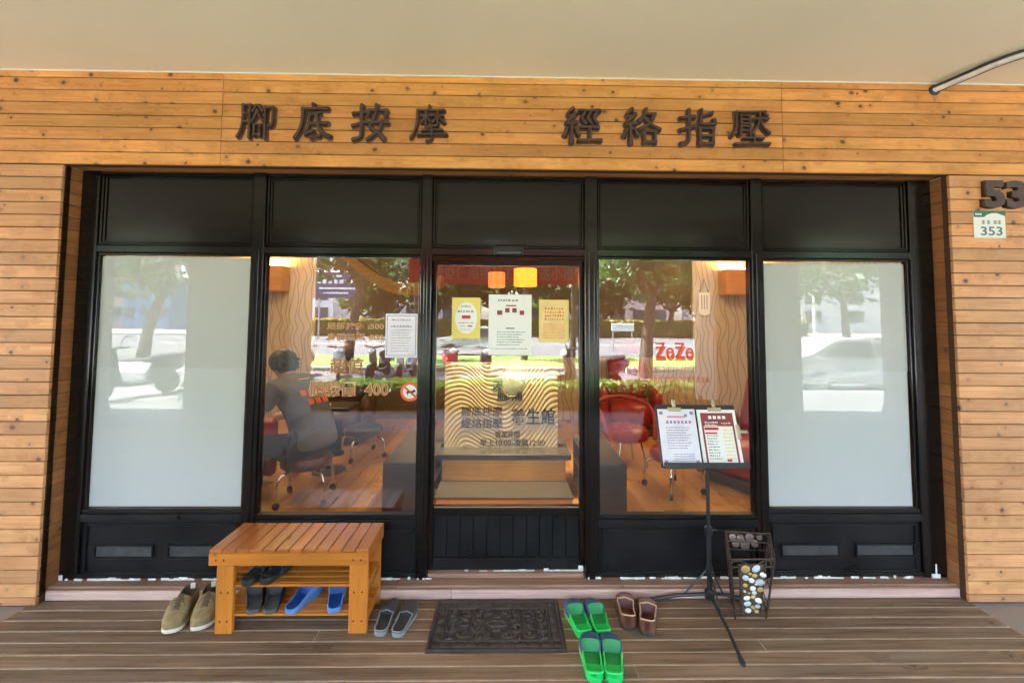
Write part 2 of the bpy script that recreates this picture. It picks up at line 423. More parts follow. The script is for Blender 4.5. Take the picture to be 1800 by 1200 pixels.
def thing(name, label, cat, loc=(0, 0, 0), group=None, rz=0.):
    o = bpy.data.objects.new(name, None); COL.objects.link(o); o.location = loc; o.empty_display_size = .1
    o.rotation_euler = (0, 0, rz); ORG[o] = Vector(loc) if rz == 0 else Vector()
    return tag(o, label, cat, group)
def local_thing(name, label, cat, loc, rz=0., group=None):
    """a thing whose parts are built about its own origin"""
    o = thing(name, label, cat, loc, group, rz); ORG[o] = Vector(); return o
def struct(o): o['kind'] = 'structure'; return o
def copy_tree(o, parent=None):
    c = o.copy(); COL.objects.link(c); c.parent = parent
    for ch in list(o.children): copy_tree(ch, c)
    return c
TXT = {}
def text_mesh(body, x0, x1, z0, z1, y, depth=.0, offset=0., m='ink_dark', mirror=False, bevel=0., keep=False):
    """lettering fitted to a rectangle in XZ, its face at y"""
    cu = bpy.data.curves.new('lettering', 'FONT'); cu.body = body; cu.size = 1; cu.offset = offset; cu.resolution_u = 3
    cu.extrude = .5 if depth else 0; cu.bevel_depth = bevel
    ob = bpy.data.objects.new('lettering', cu); me = bpy.data.meshes.new_from_object(ob); bpy.data.objects.remove(ob); bpy.data.curves.remove(cu)
    xs = [v.co.x for v in me.vertices]; ys = [v.co.y for v in me.vertices]; zs = [v.co.z for v in me.vertices]
    ax, bx, ay, by = min(xs), max(xs), min(ys), max(ys); az, bz = min(zs), max(zs)
    for v in me.vertices:
        u = (v.co.x - ax) / (bx - ax); w = (v.co.y - ay) / (by - ay); d = (v.co.z - az) / (bz - az) if bz > az else 0
        if mirror: u = 1 - u
        v.co = (x0 + u * (x1 - x0), y - d * depth, z0 + w * (z1 - z0))
    if mirror: me.flip_normals()
    me.materials.clear(); me.materials.append(MATS[m]); me.update()
    return me
def text(name, body, x0, x1, z0, z1, y, parent=None, **k):
    me = text_mesh(body, x0, x1, z0, z1, y, **k)
    if parent:
        org = ORG.get(parent, Vector())
        for v in me.vertices: v.co -= org
    o = bpy.data.objects.new(name, me); COL.objects.link(o)
    if parent: o.parent = parent; ORG[o] = ORG.get(parent, Vector())
    return o

# ------------------------------------------------------------------ setting: timber walls, ceiling, deck, step
WY = -.115                       # front face of the timber walls
XL, XR = -2.607, 2.690           # clear opening
HB, CZ = 2.505, 3.075            # lintel underside, ceiling
PITCH = .0745
PL = {}
def plank_mesh(L, hgt, th, m, b=.0022):
    k = (round(L, 4), round(hgt, 4), th, m)
    if k not in PL:
        PL[k] = MB().box(0, L, 0, th, 0, hgt, b).mesh('plank', m)
    return PL[k]
def board_wall(name, segs, z0, z1, m, top_down=False):
    root = struct(MB().box(segs[0][0], segs[-1][1], WY + .0165, WY + .05, z0, z1).build(name, 'groove_dark'))
    z = z1 if top_down else z0
    while (z > z0 + .01) if top_down else (z < z1 - .01):
        if top_down: a = max(z0, z - PITCH); b_ = z; z = a
        else: a = z; b_ = min(z1, z + PITCH); z = b_
        for x0, x1 in segs:
            jit = random.uniform(-.0007, .0007)
            obj_of('plank', plank_mesh(x1 - x0 - .0015, b_ - a - .0042, .018, m), root, (x0, WY + jit, a + .002))
    return root
board_wall('wall_header', [(-4.3, -1.6935), (-1.6935, 1.6755), (1.6755, 4.3)], HB + .004, CZ - .002, 'pine_header')
board_wall('wall_left', [(-4.3, XL)], .002, HB, 'pine_wall', True)
board_wall('wall_right', [(XR, 4.3)], .002, HB, 'pine_wall', True)
for nm, xa, xb in (('wall_reveal_left', XL - .018, XL), ('wall_reveal_right', XR, XR + .018)):
    s_ = -1 if xa < 0 else 1
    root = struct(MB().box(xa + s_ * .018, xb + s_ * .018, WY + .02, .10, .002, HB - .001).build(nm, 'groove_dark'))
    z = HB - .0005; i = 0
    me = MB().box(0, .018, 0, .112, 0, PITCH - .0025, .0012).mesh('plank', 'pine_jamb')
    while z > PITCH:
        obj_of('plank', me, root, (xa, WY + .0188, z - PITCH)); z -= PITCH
rf = struct(MB().box(XL - .0, XR, WY + .0185, .12, HB + .022, HB + .05).build('wall_reveal_top', 'groove_dark'))
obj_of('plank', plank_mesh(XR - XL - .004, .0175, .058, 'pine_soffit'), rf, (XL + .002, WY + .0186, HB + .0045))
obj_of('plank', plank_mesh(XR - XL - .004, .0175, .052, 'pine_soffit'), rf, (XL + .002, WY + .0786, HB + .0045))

ceil = struct(MB().box(-16, 16, -5.2, -.06, CZ, CZ + .3).build('ceiling', 'ceiling_paint'))
MB().box(-4.3, 4.3, WY - .006, WY + .002, CZ - .006, CZ - .0005).build('edge_bead', 'ceiling_bead', ceil)

# deck boards with dusty gaps
mat('gap_dust', (.50, .42, .34), rough=.9, var=.3, vscale=14)
mat('pavement_tile', (.27, .215, .18), rough=.6, var=.12, vscale=5)
DX0, DX1 = -2.655, 2.70
deck = struct(MB().box(DX0, DX1, -3.6, -.072, -.05, -.0030).build('floor_deck', 'gap_dust'))
y = -.073; i = 0
cuts = [(-2.655, 2.70)], [(-2.655, .62), (.62, 2.70)], [(-2.655, 2.70)], [(-2.655, -.95), (-.95, 2.70)], [(-2.655, 1.3), (1.3, 2.7)]
while y > -3.5:
    for x0, x1 in cuts[i % 5]:
        w = .0738
        o = obj_of('plank', MB().box(0, x1 - x0 - .002, -w, 0, -.02, 0, .0028).mesh('plank', 'deck_wood'), deck, (x0, y, random.uniform(-.0008, .0004)))
    y -= .0792; i += 1
# the low step along the shopfront: a pale front board, a set-back tread, a threshold board at the door
step = struct(MB().box(XL + .003, XR - .003, -.060, .30, -.02, .056).build('step', 'step_wood'))
MB().box(XL + .0025, -.30, -.0705, -.0415, .0005, .050, .004).build('plank', 'step_edge_wood', step)
MB().box(-.298, XR - .0025, -.0705, -.0415, .0005, .050, .004).build('plank', 'step_edge_wood', step)
MB().box(XL + .0025, -.62, -.0595, .020, .0565, .0715, .004).build('plank', 'step_wood', step)
MB().box(-.618, .70, -.0595, .020, .0565, .0715, .004).build('plank', 'step_wood', step)
MB().box(.702, XR - .0025, -.0595, .020, .0565, .0715, .004).build('plank', 'step_wood', step)
MB().box(-.451, .486, .0205, .125, .0565, .090, .004).build('plank', 'step_wood', step)

# ------------------------------------------------------------------ shopfront
front = thing('shopfront', 'glossy black panelled timber shopfront with five bays under the pine lintel', 'shopfront', (0, 0, .0725))
def P(name, m, parent=front, smooth=None, b=.003, *boxes):
    q = MB()
    for bx in boxes: q.box(*bx, b)
    return q.build(name, m, parent, smooth)
BZ = .0725
GT, GB = 1.995, .458                 # glass head and sill
P('post', 'black_paint', front, None, .004, (XL + .002, -2.500, .0, .075, BZ, HB + .004))
P('post', 'black_paint', front, None, .004, (2.545, XR - .002, .0, .075, BZ, HB + .004))
MUL = [(-1.560, -1.484), (-.522, -.456), (.492, .572), (1.537, 1.609)]
for a, b_ in MUL:
    o = P('mullion', 'black_paint', front, None, .004, (a, b_, .0, .075, BZ, HB + .004))
    MB().box(a + .022, b_ - .022, -.010, .004, BZ + .001, 2.03, .004).build('fillet', 'black_paint', o)
BAY = [(-2.500, -1.560), (-1.484, -.522), (-.456, .492), (.572, 1.537), (1.609, 2.545)]
for i, (a, b_) in enumerate(BAY):
    # head panel with its moulding
    pn = P('transom_panel', 'black_paint', front, None, .002, (a - .004, b_ + .004, .030, .050, 2.05, HB + .002))
    q = MB()
    for k, (t_, d) in enumerate(((.0, .012), (.014, .020))):
        w = .012
        x0, x1, z0, z1 = a + .004 + t_, b_ - .004 - t_, 2.052 + t_, HB - .006 - t_
        q.box(x0, x1, d, .031, z0, z0 + w, .003).box(x0, x1, d, .031, z1 - w, z1, .003)
        q.box(x0, x0 + w, d + .0006, .031, z0 + w, z1 - w, .003).box(x1 - w, x1, d + .0006, .031, z0 + w, z1 - w, .003)
    q.build('moulding', 'black_paint', pn)
    P('transom_rail', 'black_paint', front, None, .004, (a - .004, b_ + .004, .003, .072, GT + .010, 2.050))
    P('transom_bead', 'black_paint', front, None, .003, (a - .003, b_ + .003, .016, .060, GT - .006, GT + .0095))
    if i == 2: continue
    gb = .473 if i in (0, 4) else .440
    P('sill_rail', 'black_paint_worn', front, None, .004, (a - .004, b_ + .004, .002, .072, gb - .070, gb - .026))
    P('sill_bead', 'black_paint_worn', front, None, .003, (a - .003, b_ + .003, .014, .060, gb - .0258, gb))
    kp = P('kick_panel', 'black_paint_worn', front, None, .002, (a - .004, b_ + .004, .022, .045, BZ + .002, gb - .070))
    q = MB()
    x0, x1, z0, z1 = a + .022, b_ - .022, BZ + .030, gb - .085
    for w, d in ((.012, .008),):
        q.box(x0, x1, d, .023, z0, z0 + w, .003).box(x0, x1, d, .023, z1 - w, z1, .003)
        q.box(x0, x0 + w, d + .0006, .023, z0 + w, z1 - w, .003).box(x1 - w, x1, d + .0006, .023, z0 + w, z1 - w, .003)
    q.build('moulding', 'black_paint_worn', kp)
    P('base_rail', 'black_paint_worn', front, None, .004, (a - .003, b_ + .003, .004, .0225, BZ + .004, BZ + .029))
    if i in (0, 4):
        for (va, vb) in ([(-2.420, -2.072), (-1.991, -1.647)] if i == 0 else [(1.683, 2.045), (2.141, 2.506)]):
            fr = MB()
            za, zb = .188, .268
            fr.box(va, vb, .006, .0235, za, za + .010, .002).box(va, vb, .006, .0235, zb - .010, zb, .002).box(va, va + .010, .0065, .0235, za + .01, zb - .01, .002).box(vb - .010, vb, .0065, .0235, za + .01, zb - .01, .002)
            vo = fr.build('vent', 'black_paint_worn', kp)
            MB().box(va + .009, vb - .009, .0165, .0232, za + .009, zb - .009, .002).build('vent_plate', 'vent_grey', kp)
    # side beads and the pane
    for sx, x in ((1, a), (-1, b_)):
        P('side_bead', 'black_paint', front, None, .003, (x - .003 * sx, x + .012 * sx, .016, .060, gb + .0002, GT - .0062))
    P('window_pane', 'film_glass' if i in (0, 4) else 'window_glass', front, None, 0, (a + .006, b_ - .006, .034, .0365, gb - .004, GT - .002))
    if i in (0, 4):
        inx = .022 if i == 0 else .016
        P('frosted_film', 'white_film', front, None, 0, (a + .014, b_ - inx, .0385, .0395, 1.302, GT - .012 - (.006 if i == 4 else 0)))
        P('frosted_film', 'white_film_lower', front, None, 0, (a + .014, b_ - inx - .004, .0387, .0397, gb + .006, 1.3045))
# ragged white caulk left along the foot of the frame
q = MB(); x = XL + .02
while x < XR - .02:
    L = random.uniform(.012, .05)
    if -.46 < x < .49: x += L; continue
    if random.random() < .72:
        h = random.uniform(.004, .012) * (1.5 if random.random() < .12 else 1)
        q.box(x, x + L * 1.02, -.001 - random.uniform(0, .006), .004, BZ - .001, BZ + h, .002)
    x += L
x = -.44
while x < .47:
    L = random.uniform(.015, .06)
    if random.random() < (.3 if x < 0 else .85): q.box(x, x + L, .046, .053, .0905, .0905 + random.uniform(.004, .016), .002)
    x += L
q.box(2.612, 2.622, -.004, .002, BZ, .155, .003).box(2.585, 2.64, -.008, .002, BZ, .098, .006)
q.box(-2.60, -2.575, -.010, .002, BZ, .105, .006).box(.455, .487, .040, .052, .0905, .125, .006)
ck = q.build('caulk', 'caulk', front); ck['kind'] = 'stuff'
# door sensor above the door
sb = MB().box(-.073, .110, -.034, .002, 2.004, 2.064, .006).build('sensor_box', 'black_paint_worn', front)
MB().box(-.055, .092, -.0365, -.0335, 2.010, 2.024, .001).build('sensor_lens', 'vent_grey', sb)

# door leaf, a little behind the frame
DY = .055
door = thing('glass_door', 'black framed glass door with grooved kick panel in the middle bay', 'door', (.018, DY, .092))
x0, x1, zt, zb = -.4545, .4905, 1.985, .094
for a, b_ in ((x0, x0 + .026), (x1 - .026, x1)):
    MB().box(a, b_, DY, DY + .04, zb, zt, .003).build('stile', 'black_paint', door)
MB().box(x0 + .0262, x1 - .0262, DY + .001, DY + .039, 1.950, zt, .003).build('top_rail', 'black_paint', door)
MB().box(x0 + .0262, x1 - .0262, DY + .001, DY + .039, .415, .470, .003).build('middle_rail', 'black_paint', door)
MB().box(x0 + .0262, x1 - .0262, DY + .001, DY + .039, zb, .165, .003).build('bottom_rail', 'black_paint_worn', door)
MB().box(x0 + .0262, x1 - .0262, DY + .020, DY + .030, .163, .417).build('panel_backing', 'black_paint', door)
n = 11; w = (x1 - x0 - .0524) / n
for k in range(n):
    xa = x0 + .0262 + k * w
    MB().box(xa + .0008, xa + w - .0008, DY + .010, DY + .0195, .1655, .4145, .0035).build('panel_board', 'black_paint_worn', door)
MB().box(x0 + .0265, x1 - .0265, DY + .0175, DY + .020, .468, 1.952).build('door_pane', 'window_glass', door)
MB().box(x0 + .03, x1 - .03, DY - .002, DY + .0015, .462, .470, .001).build('glazing_bead', 'clip_gold', door)

# ------------------------------------------------------------------ sign letters, number, plate, conduit
SILK = [[(26, 98), (12, 80), (28, 75)], [(35, 85), (8, 55), (36, 59)], [(22, 56), (22, 2)], [(11, 40), (4, 22)], [(33, 40), (41, 25)]]
HAND = [[(6, 75), (42, 79)], [(28, 98), (28, 24), (22, 8), (7, 3)], [(5, 41), (42, 53)]]
GLYPH = [
 [[(15, 95), (15, 50), (11, 26), (2, 6)], [(15, 94), (34, 94)], [(34, 95), (33, 4)], [(18, 71), (31, 71)], [(17, 48), (31, 48)], [(50, 93), (42, 77)], [(57, 93), (66, 79)], [(53, 79), (47, 61), (38, 47)], [(54, 77), (61, 61), (69, 51)],
  [(47, 39), (47, 10)], [(46, 39), (63, 39)], [(62, 40), (62, 10)], [(46, 12), (63, 12)], [(75, 88), (75, 2)], [(74, 87), (95, 87)], [(95, 88), (95, 44), (85, 36)]],
 [[(50, 99), (52, 91)], [(22, 86), (90, 87)], [(23, 86), (21, 52), (14, 26), (2, 6)], [(68, 74), (42, 68)], [(42, 69), (39, 40), (32, 16)], [(40, 45), (90, 47)], [(60, 70), (66, 40), (78, 20), (98, 9)], [(32, 16), (50, 24)], [(48, 5), (68, 11)]],
 [HAND[0], HAND[1], HAND[2], [(68, 99), (69, 91)], [(48, 84), (46, 70)], [(48, 84), (96, 84)], [(96, 84), (94, 68)], [(67, 76), (57, 50), (53, 36), (74, 22), (90, 5)], [(84, 54), (75, 28), (46, 4)], [(42, 50), (99, 50)]],
 [[(52, 99), (53, 91)], [(20, 86), (92, 87)], [(20, 86), (18, 52), (12, 28), (2, 10)], [(30, 71), (54, 71)], [(42, 81), (42, 46)], [(41, 69), (31, 53)], [(43, 69), (53, 57)], [(61, 71), (88, 71)], [(74, 81), (74, 46)], [(73, 69), (63, 54)], [(75, 69), (93, 53)], [(72, 43), (44, 38)], [(34, 30), (86, 32)], [(22, 18), (99, 20)], [(59, 42), (59, 8), (46, 1)]],
 SILK + [[(46, 92), (97, 92)], [(57, 84), (50, 70), (59, 57)], [(73, 84), (66, 70), (75, 57)], [(89, 84), (82, 70), (91, 57)], [(49, 45), (93, 45)], [(71, 45), (71, 10)], [(42, 8), (100, 9)]],
 SILK + [[(64, 98), (58, 80), (46, 65)], [(62, 84), (87, 84)], [(87, 84), (75, 60), (46, 40)], [(60, 74), (76, 55), (100, 42)], [(58, 36), (60, 4)], [(58, 36), (89, 36)], [(89, 36), (87, 4)], [(59, 6), (88, 6)]],
 HAND + [[(62, 98), (60, 66)], [(90, 90), (62, 80)], [(60, 68), (62, 58), (96, 60), (97, 70)], [(56, 46), (58, 2)], [(56, 46), (93, 46)], [(93, 46), (91, 2)], [(58, 25), (90, 25)], [(58, 4), (91, 4)]],
 [[(14, 94), (91, 95)], [(14, 94), (14, 52), (2, 25)], [(27, 84), (27, 61)], [(27, 84), (50, 84)], [(50, 84), (50, 61)], [(27, 72), (50, 72)], [(27, 61), (50, 61)], [(27, 53), (24, 29)], [(27, 53), (50, 53)], [(50, 53), (50, 29)], [(28, 42), (49, 42)], [(57, 75), (97, 75)], [(76, 88), (70, 58), (56, 36)], [(77, 72), (85, 50), (100, 35)], [(88, 90), (95, 84)], [(34, 20), (83, 20)], [(59, 32), (59, 5)], [(12, 4), (99, 5)]]]
def brush(q, pts, w, y0, d):
    """one brush stroke: rounded ends, a waist, a flared finish"""
    P_ = [Vector((x, 0, z)) for x, z in pts]
    path = bez(P_, 7) if len(P_) > 2 else [P_[0].lerp(P_[1], k / 8) for k in range(9)]
    n = len(path); rs = [w * (1.06 - .26 * math.sin(math.pi * k / (n - 1)) + .10 * k / (n - 1)) for k in range(n)]
    t0 = (path[0] - path[1]).normalized(); t1 = (path[-1] - path[-2]).normalized()
    path = [path[0] + t0 * rs[0] * c for c in (.8, .5)] + path + [path[-1] + t1 * rs[-1] * c for c in (.5, .8)]
    rs = [rs[0] * .35, rs[0] * .82] + rs + [rs[-1] * .82, rs[-1] * .35]
    vs = []; fs = []; m = len(path)
    for i in range(m):
        t = (path[min(i + 1, m - 1)] - path[max(i - 1, 0)]).normalized(); nn = Vector((-t.z, 0, t.x)); r = rs[i]
        for a, dd in ((-1, 0), (-1, .65), (-.66, 1), (.66, 1), (1, .65), (1, 0)): vs.append(path[i] + nn * (a * r) + Vector((0, y0 - d * dd, 0)))
    for i in range(m - 1):
        for k in range(5): fs.append((i * 6 + k, i * 6 + k + 1, (i + 1) * 6 + k + 1, (i + 1) * 6 + k))
    fs += [tuple(range(6)), tuple(reversed(range((m - 1) * 6, m * 6)))]
    q.add(vs, fs)
def bez(pts, n=10):
    out = []
    P_ = [Vector(p) for p in pts]; P_ = [P_[0] * 2 - P_[1]] + P_ + [P_[-1] * 2 - P_[-2]]
    for i in range(1, len(P_) - 2):
        for k in range(n):
            t = k / n; a, b, c, d = P_[i - 1:i + 3]
            out.append(.5 * ((2 * b) + (c - a) * t + (2 * a - 5 * b + 4 * c - d) * t * t + (3 * b - a - 3 * c + d) * t ** 3))
    out.append(P_[-2]); return out
LET = [(-1.602, -1.357), (-1.265, -1.030), (-.933, -.692), (-.583, -.343), (.327, .574), (.682, .929), (1.022, 1.268), (1.336, 1.591)]
ORD = ['first', 'second', 'third', 'fourth']
for i, (a, b_) in enumerate(LET):
    zl, zh = 2.652, 2.890
    t_ = thing('sign_letter', 'raised dark brown character, %s of the %s four on the lintel' % (ORD[i % 4], 'left' if i < 4 else 'right'), 'sign letter', ((a + b_) / 2, WY, zl), 'raised characters on the pine lintel')
    w = .0092 if len(GLYPH[i]) > 13 else .0122
    fc_, bk_ = MB(), MB()
    for k, st in enumerate(GLYPH[i]):
        pts = [(a + .012 + x / 100 * (b_ - a - .024), zl + .010 + z / 100 * (zh - zl - .020)) for x, z in st]
        brush(fc_, pts, w, WY - .010, .020 + k * .0003); brush(bk_, pts, w * 1.34, WY + .001, .014 + k * .0002)
    fc_.build('face', 'letter_brown', t_, 50); bk_.build('backing', 'letter_back', t_, 50)
for k, (ch, a, b_) in enumerate((('5', 2.868, 2.998), ('3', 3.004, 3.140))):
    t_ = thing('number_digit', ['thick brown digit five above the street plate', 'thick brown digit three at the right edge of the photo'][k], 'digit', ((a + b_) / 2, WY, 2.297), 'raised house number digits')
    text('face', ch, a, b_, 2.297, 2.466, WY - .001, t_, depth=.030, offset=.035, m='letter_brown', bevel=.01)
pl = thing('address_plate', 'small white address plate with green top and number 353', 'plate', (2.92, WY - .001, 2.12))
MB().box(2.822, 3.018, WY - .006, WY - .001, 2.120, 2.283, .004).build('plate', 'plate_white', pl)
g = [(2.822, 2.286), (2.822, 2.247), (2.885, 2.247), (2.905, 2.262), (2.930, 2.271), (2.965, 2.273), (2.995, 2.262), (3.018, 2.254), (3.018, 2.286)]
MB().prism(g, WY - .0072, WY - .0062).build('green_band', 'plate_green', pl)
q = MB()
for a in (2.832, 2.846, 2.860): q.box(a, a + .010, WY - .0082, WY - .0073, 2.259, 2.270)
q.build('band_marks', 'plate_white', pl)
text('number', '353', 2.862, 2.995, 2.136, 2.190, WY - .0066, pl, offset=.02, m='plate_ink')
q = MB()
for a in (2.870, 2.902, 2.942, 2.968):
    for k in range(4): q.box(a, a + .020, WY - .0070, WY - .0062, 2.206 + k * .006, 2.2085 + k * .006)
    q.box(a + .008, a + .0115, WY - .0073, WY - .0071, 2.203, 2.229)
q.build('street_marks', 'plate_ink', pl)

cd = thing('conduit', 'grey conduit and black cable entering the pine wall under the ceiling', 'conduit', (2.64, WY, 3.04))
cp = [(2.615, WY + .01, 3.030), (2.630, WY - .03, 3.034), (2.680, -.27, 3.042), (2.712, -.37, 3.046), (2.775, -.47, 3.047), (2.95, -.62, 3.046), (3.4, -.9, 3.046)]
MB().tube(bez(cp, 8), .0185, 12).build('pipe', 'conduit_grey', cd, 50)
MB().tube(bez([(x + .026, y + .004, z + .004) for x, y, z in cp], 8), .012, 10).build('pipe', 'conduit_grey', cd, 50)
MB().tube(bez([(x - .022, y - .003, z + .012) for x, y, z in cp], 8), .008, 8).build('cable', 'cable_black', cd, 50)
MB().tube(bez([(x + .006, y - .004, z - .017) for x, y, z in cp], 8), .004, 6).build('cable', 'cable_black', cd, 50)
MB().lathe([(.032, 0), (.034, .006), (.020, .012)], xf=Matrix.Translation((2.622, WY + .001, 3.031)) @ Matrix.Rotation(R(90), 4, 'X'), n=18).build('wall_collar', 'cable_black', cd, 40)

# ------------------------------------------------------------------ bench with two shoe shelves
bn = thing('shoe_bench', 'orange varnished slatted wooden bench with two shoe shelves below the left window', 'bench', (-1.098, -.21, 0))
BX0, BX1, BY0, BY1 = -1.505, -.692, -.357, -.064
n = 12; w = (BX1 - BX0) / n
for k in range(n):
    MB().box(BX0 + k * w + .0018, BX0 + (k + 1) * w - .0018, BY0 + .002, BY1, .4125 + random.uniform(-.0006, .0006), .430, .003).build('slat', 'bench_wood_depth', bn)
ap = MB().box(BX0, BX1, BY0, BY0 + .020, .350, .4118, .003).build('apron', 'bench_wood', bn)
MB().box(BX0 + .002, BX1 - .002, BY1 - .022, BY1 - .002, .350, .4118, .003).build('apron', 'bench_wood', bn)
for x in (BX0 + .002, BX1 - .024):
    MB().box(x, x + .022, BY0 + .0205, BY1 - .0225, .352, .4116, .003).build('side_rail', 'bench_wood_depth', bn)
def bolts(parent, pts, y):
    for x, z in pts:
        MB().lathe([(.0045, 0), (.0045, .0015), (.003, .0022)], xf=Matrix.Translation((x, y, z)) @ Matrix.Rotation(R(90), 4, 'X'), n=10).build('bolt', 'bolt_dark', parent)
bolts(ap, [(BX0 + .038, .378), (BX0 + .078, .378), (BX1 - .078, .378), (BX1 - .038, .378)], BY0)
for xa, xb in ((-1.474, -1.386), (-.795, -.700)):
    f_ = MB().box(xa, xb, BY0 + .0205, BY0 + .046, .001, .3498, .003).build('leg', 'bench_wood_leg', bn)
    bolts(f_, [(xa + .026, z) for z in (.063, .206)] + [(xb - .026, z) for z in (.063, .206)], BY0 + .0205)
    MB().box(xa, xb, BY1 - .044, BY1 - .0225, .001, .3498, .003).build('leg', 'bench_wood_leg', bn)
for zs in (.095, .240):
    for xa in (-1.474, -.722):
        MB().box(xa, xa + .022, BY0 + .0465, BY1 - .0445, zs - .040, zs - .0125, .002).build('shelf_bearer', 'bench_wood_depth', bn)
    m_ = 4; dpt = (BY1 - .046 - (BY0 + .048)) / m_
    for k in range(m_):
        ya = BY0 + .048 + k * dpt
        MB().box(-1.474, -.700, ya + .003, ya + dpt - .004, zs - .012, zs, .0025).build('shelf_slat', 'bench_wood', bn)
    MB().box(-1.385, -.796, BY0 + .030, BY0 + .0462, zs - .013, zs + .0, .0025).build('shelf_slat', 'bench_wood', bn)

# ------------------------------------------------------------------ shoes
US = [0, .02, .06, .12, .2, .3, .4, .46, .50, .54, .60, .68, .76, .84, .90, .95, .98, 1.0]
WD = [.30, .56, .72, .80, .82, .82, .84, .87, .90, .93, .97, 1.0, .99, .93, .83, .68, .50, .26]
def interp(xs, ys, u):
    for i in range(len(xs) - 1):
        if u <= xs[i + 1]: return ys[i] + (ys[i + 1] - ys[i]) * (u - xs[i]) / (xs[i + 1] - xs[i])
    return ys[-1]
def shoe(name, label, group, loc, rz, L=.26, W=.097, H=.085, open_u=.52, rim=None, top=None, sole_h=.018, m_up='', m_sole='', m_in='', side=1, extra=None, rx=0., cat='shoe', band=None, heel_open=False, m_heel=None, split=.42):
    """one shoe, heel at -Y, toe at +Y: sole, upper and lining lofted along its length"""
    t_ = local_thing(name, label, cat, loc, R(rz), group)
    if rx: t_.rotation_euler = (R(rx), 0, R(rz))
    cen = lambda u: side * W * .07 * math.sin(math.pi * min(1, max(0, (u - .2) / .8)))
    yy = lambda u: (u - .5) * L
    # sole
    q = MB(); ring = []
    n = len(US)
    for lev, (sc_, z) in enumerate(((.93, 0.), (1.0, .004), (1.02, sole_h * .7), (1.0, sole_h))):
        for u, wv in zip(US, WD): q.v.append((cen(u) + wv * W / 2 * sc_, yy(u) * (1.0 if lev else .985), z + (.010 * max(0, u - .8) / .2 if True else 0)))
        for u, wv in reversed(list(zip(US, WD))): q.v.append((cen(u) - wv * W / 2 * sc_, yy(u) * (1.0 if lev else .985), z + .010 * max(0, u - .8) / .2))
    N = 2 * n
    for lev in range(3):
        for k in range(N): k2 = (k + 1) % N; q.f.append((lev * N + k, lev * N + k2, (lev + 1) * N + k2, (lev + 1) * N + k))
    q.f.append(tuple(reversed(range(N)))); q.f.append(tuple(range(3 * N, 4 * N)))
    q.build('sole', m_sole, t_, 50)
    rim = rim or [(0, .62), (.12, .58), (.3, .48), (.5, .55), (.7, .5), (1, .3)]
    top = top or [(.5, 1.), (.6, .97), (.75, .78), (.9, .55), (1, .38)]
    rx_, ry_ = zip(*rim); tx_, ty_ = zip(*top)
    U2 = [u for u in US]
    secs = []
    for u in U2:
        wv = interp(US, WD, u) * W / 2; lift = .010 * max(0, u - .8) / .2; z0 = sole_h - .001 + lift
        op = u < open_u if band is None else not (band[0] <= u <= band[1])
        r_ = z0 + (H - sole_h) * interp(rx_, ry_, u); c_ = cen(u); fl = sole_h + .005 + lift
        if band is not None and op: r_ = z0 + .010
        if heel_open and u < .25: r_ = z0 + .010
        if op: pts = [(wv * .985, z0), (wv * 1.03, (z0 + r_) / 2), (wv * .97, r_), (wv * .86, r_ + .001), (wv * .80, (r_ + fl) / 2), (wv * .74, fl), (0, fl)]
        else:
            tz = z0 + (H - sole_h) * interp(tx_, ty_, u); r2_ = min(r_, tz * .75 + z0 * .25)
            pts = [(wv * .985, z0), (wv * 1.04, z0 + (r2_ - z0) * .5), (wv * 1.0, r2_), (wv * .88, r2_ + (tz - r2_) * .45), (wv * .68, r2_ + (tz - r2_) * .75), (wv * .40, r2_ + (tz - r2_) * .95), (0, tz)]
        secs.append((op, [(c_ + x, yy(u) * .985, z) for x, z in pts] + [(c_ - x, yy(u) * .985, z) for x, z in reversed(pts[:-1])]))
    up_, li_, hl_ = MB(), MB(), MB(); k_ = len(secs[0][1])
    for s_ in secs: up_.v += s_[1]; li_.v += s_[1]; hl_.v += s_[1]
    for i in range(len(secs) - 1):
        for k in range(k_ - 1):
            f = (i * k_ + k, (i + 1) * k_ + k, (i + 1) * k_ + k + 1, i * k_ + k + 1)
            inner = 3 <= k <= k_ - 5
            if m_heel and (U2[i] < split * .55 if inner else U2[i] < split): hl_.f.append(f)
            else: (li_ if inner and (secs[i][0] or secs[i + 1][0]) else up_).f.append(f)
    for k in range(6):
        f = (k, k + 1, k_ - 2 - k, k_ - 1 - k) if k < 5 else (5, 6, 7)
        (hl_ if m_heel else up_ if k < 3 else li_).f.append(f)
    b0 = (len(secs) - 1) * k_; up_.f.append(tuple(b0 + k for k in range(k_)))
    a = up_.build('upper', m_up, t_, 40); b = li_.build('lining', m_in, t_, 40)
    if m_heel: hl_.build('heel', m_heel, t_, 40)
    if extra: extra(t_, cen, yy)
    return t_
def flip_clean(o):
    import bmesh
    bm = bmesh.new(); bm.from_mesh(o.data)
    loose = [v for v in bm.verts if not v.link_faces]
    bmesh.ops.delete(bm, geom=loose, context='VERTS'); bmesh.ops.recalc_face_normals(bm, faces=bm.faces); bm.to_mesh(o.data); bm.free()
mat('croc_green', (.010, .50, .095), rough=.42, var=.08, vscale=30)
mat('croc_green_in', (.004, .21, .045), rough=.5)
mat('croc_blue', (.035, .085, .20), rough=.5, var=.2, vscale=40)
mat('croc_yellow', (.62, .66, .06), rough=.5)
mat('leather_brown', (.125, .048, .026), rough=.42, var=.25, vscale=25)
mat('leather_edge', (.42, .25, .17), rough=.6)
mat('leather_in', (.13, .042, .028), rough=.6)
mat('sole_dark', (.05, .045, .042), rough=.7)
mat('sole_grey', (.22, .225, .225), rough=.7)
mat('sole_grey_dark', (.085, .083, .082), rough=.7)
mat('suede_grey', (.055, .052, .050), rough=.85, var=.2, vscale=40)
mat('insole_dark', (.028, .025, .024), rough=.85)
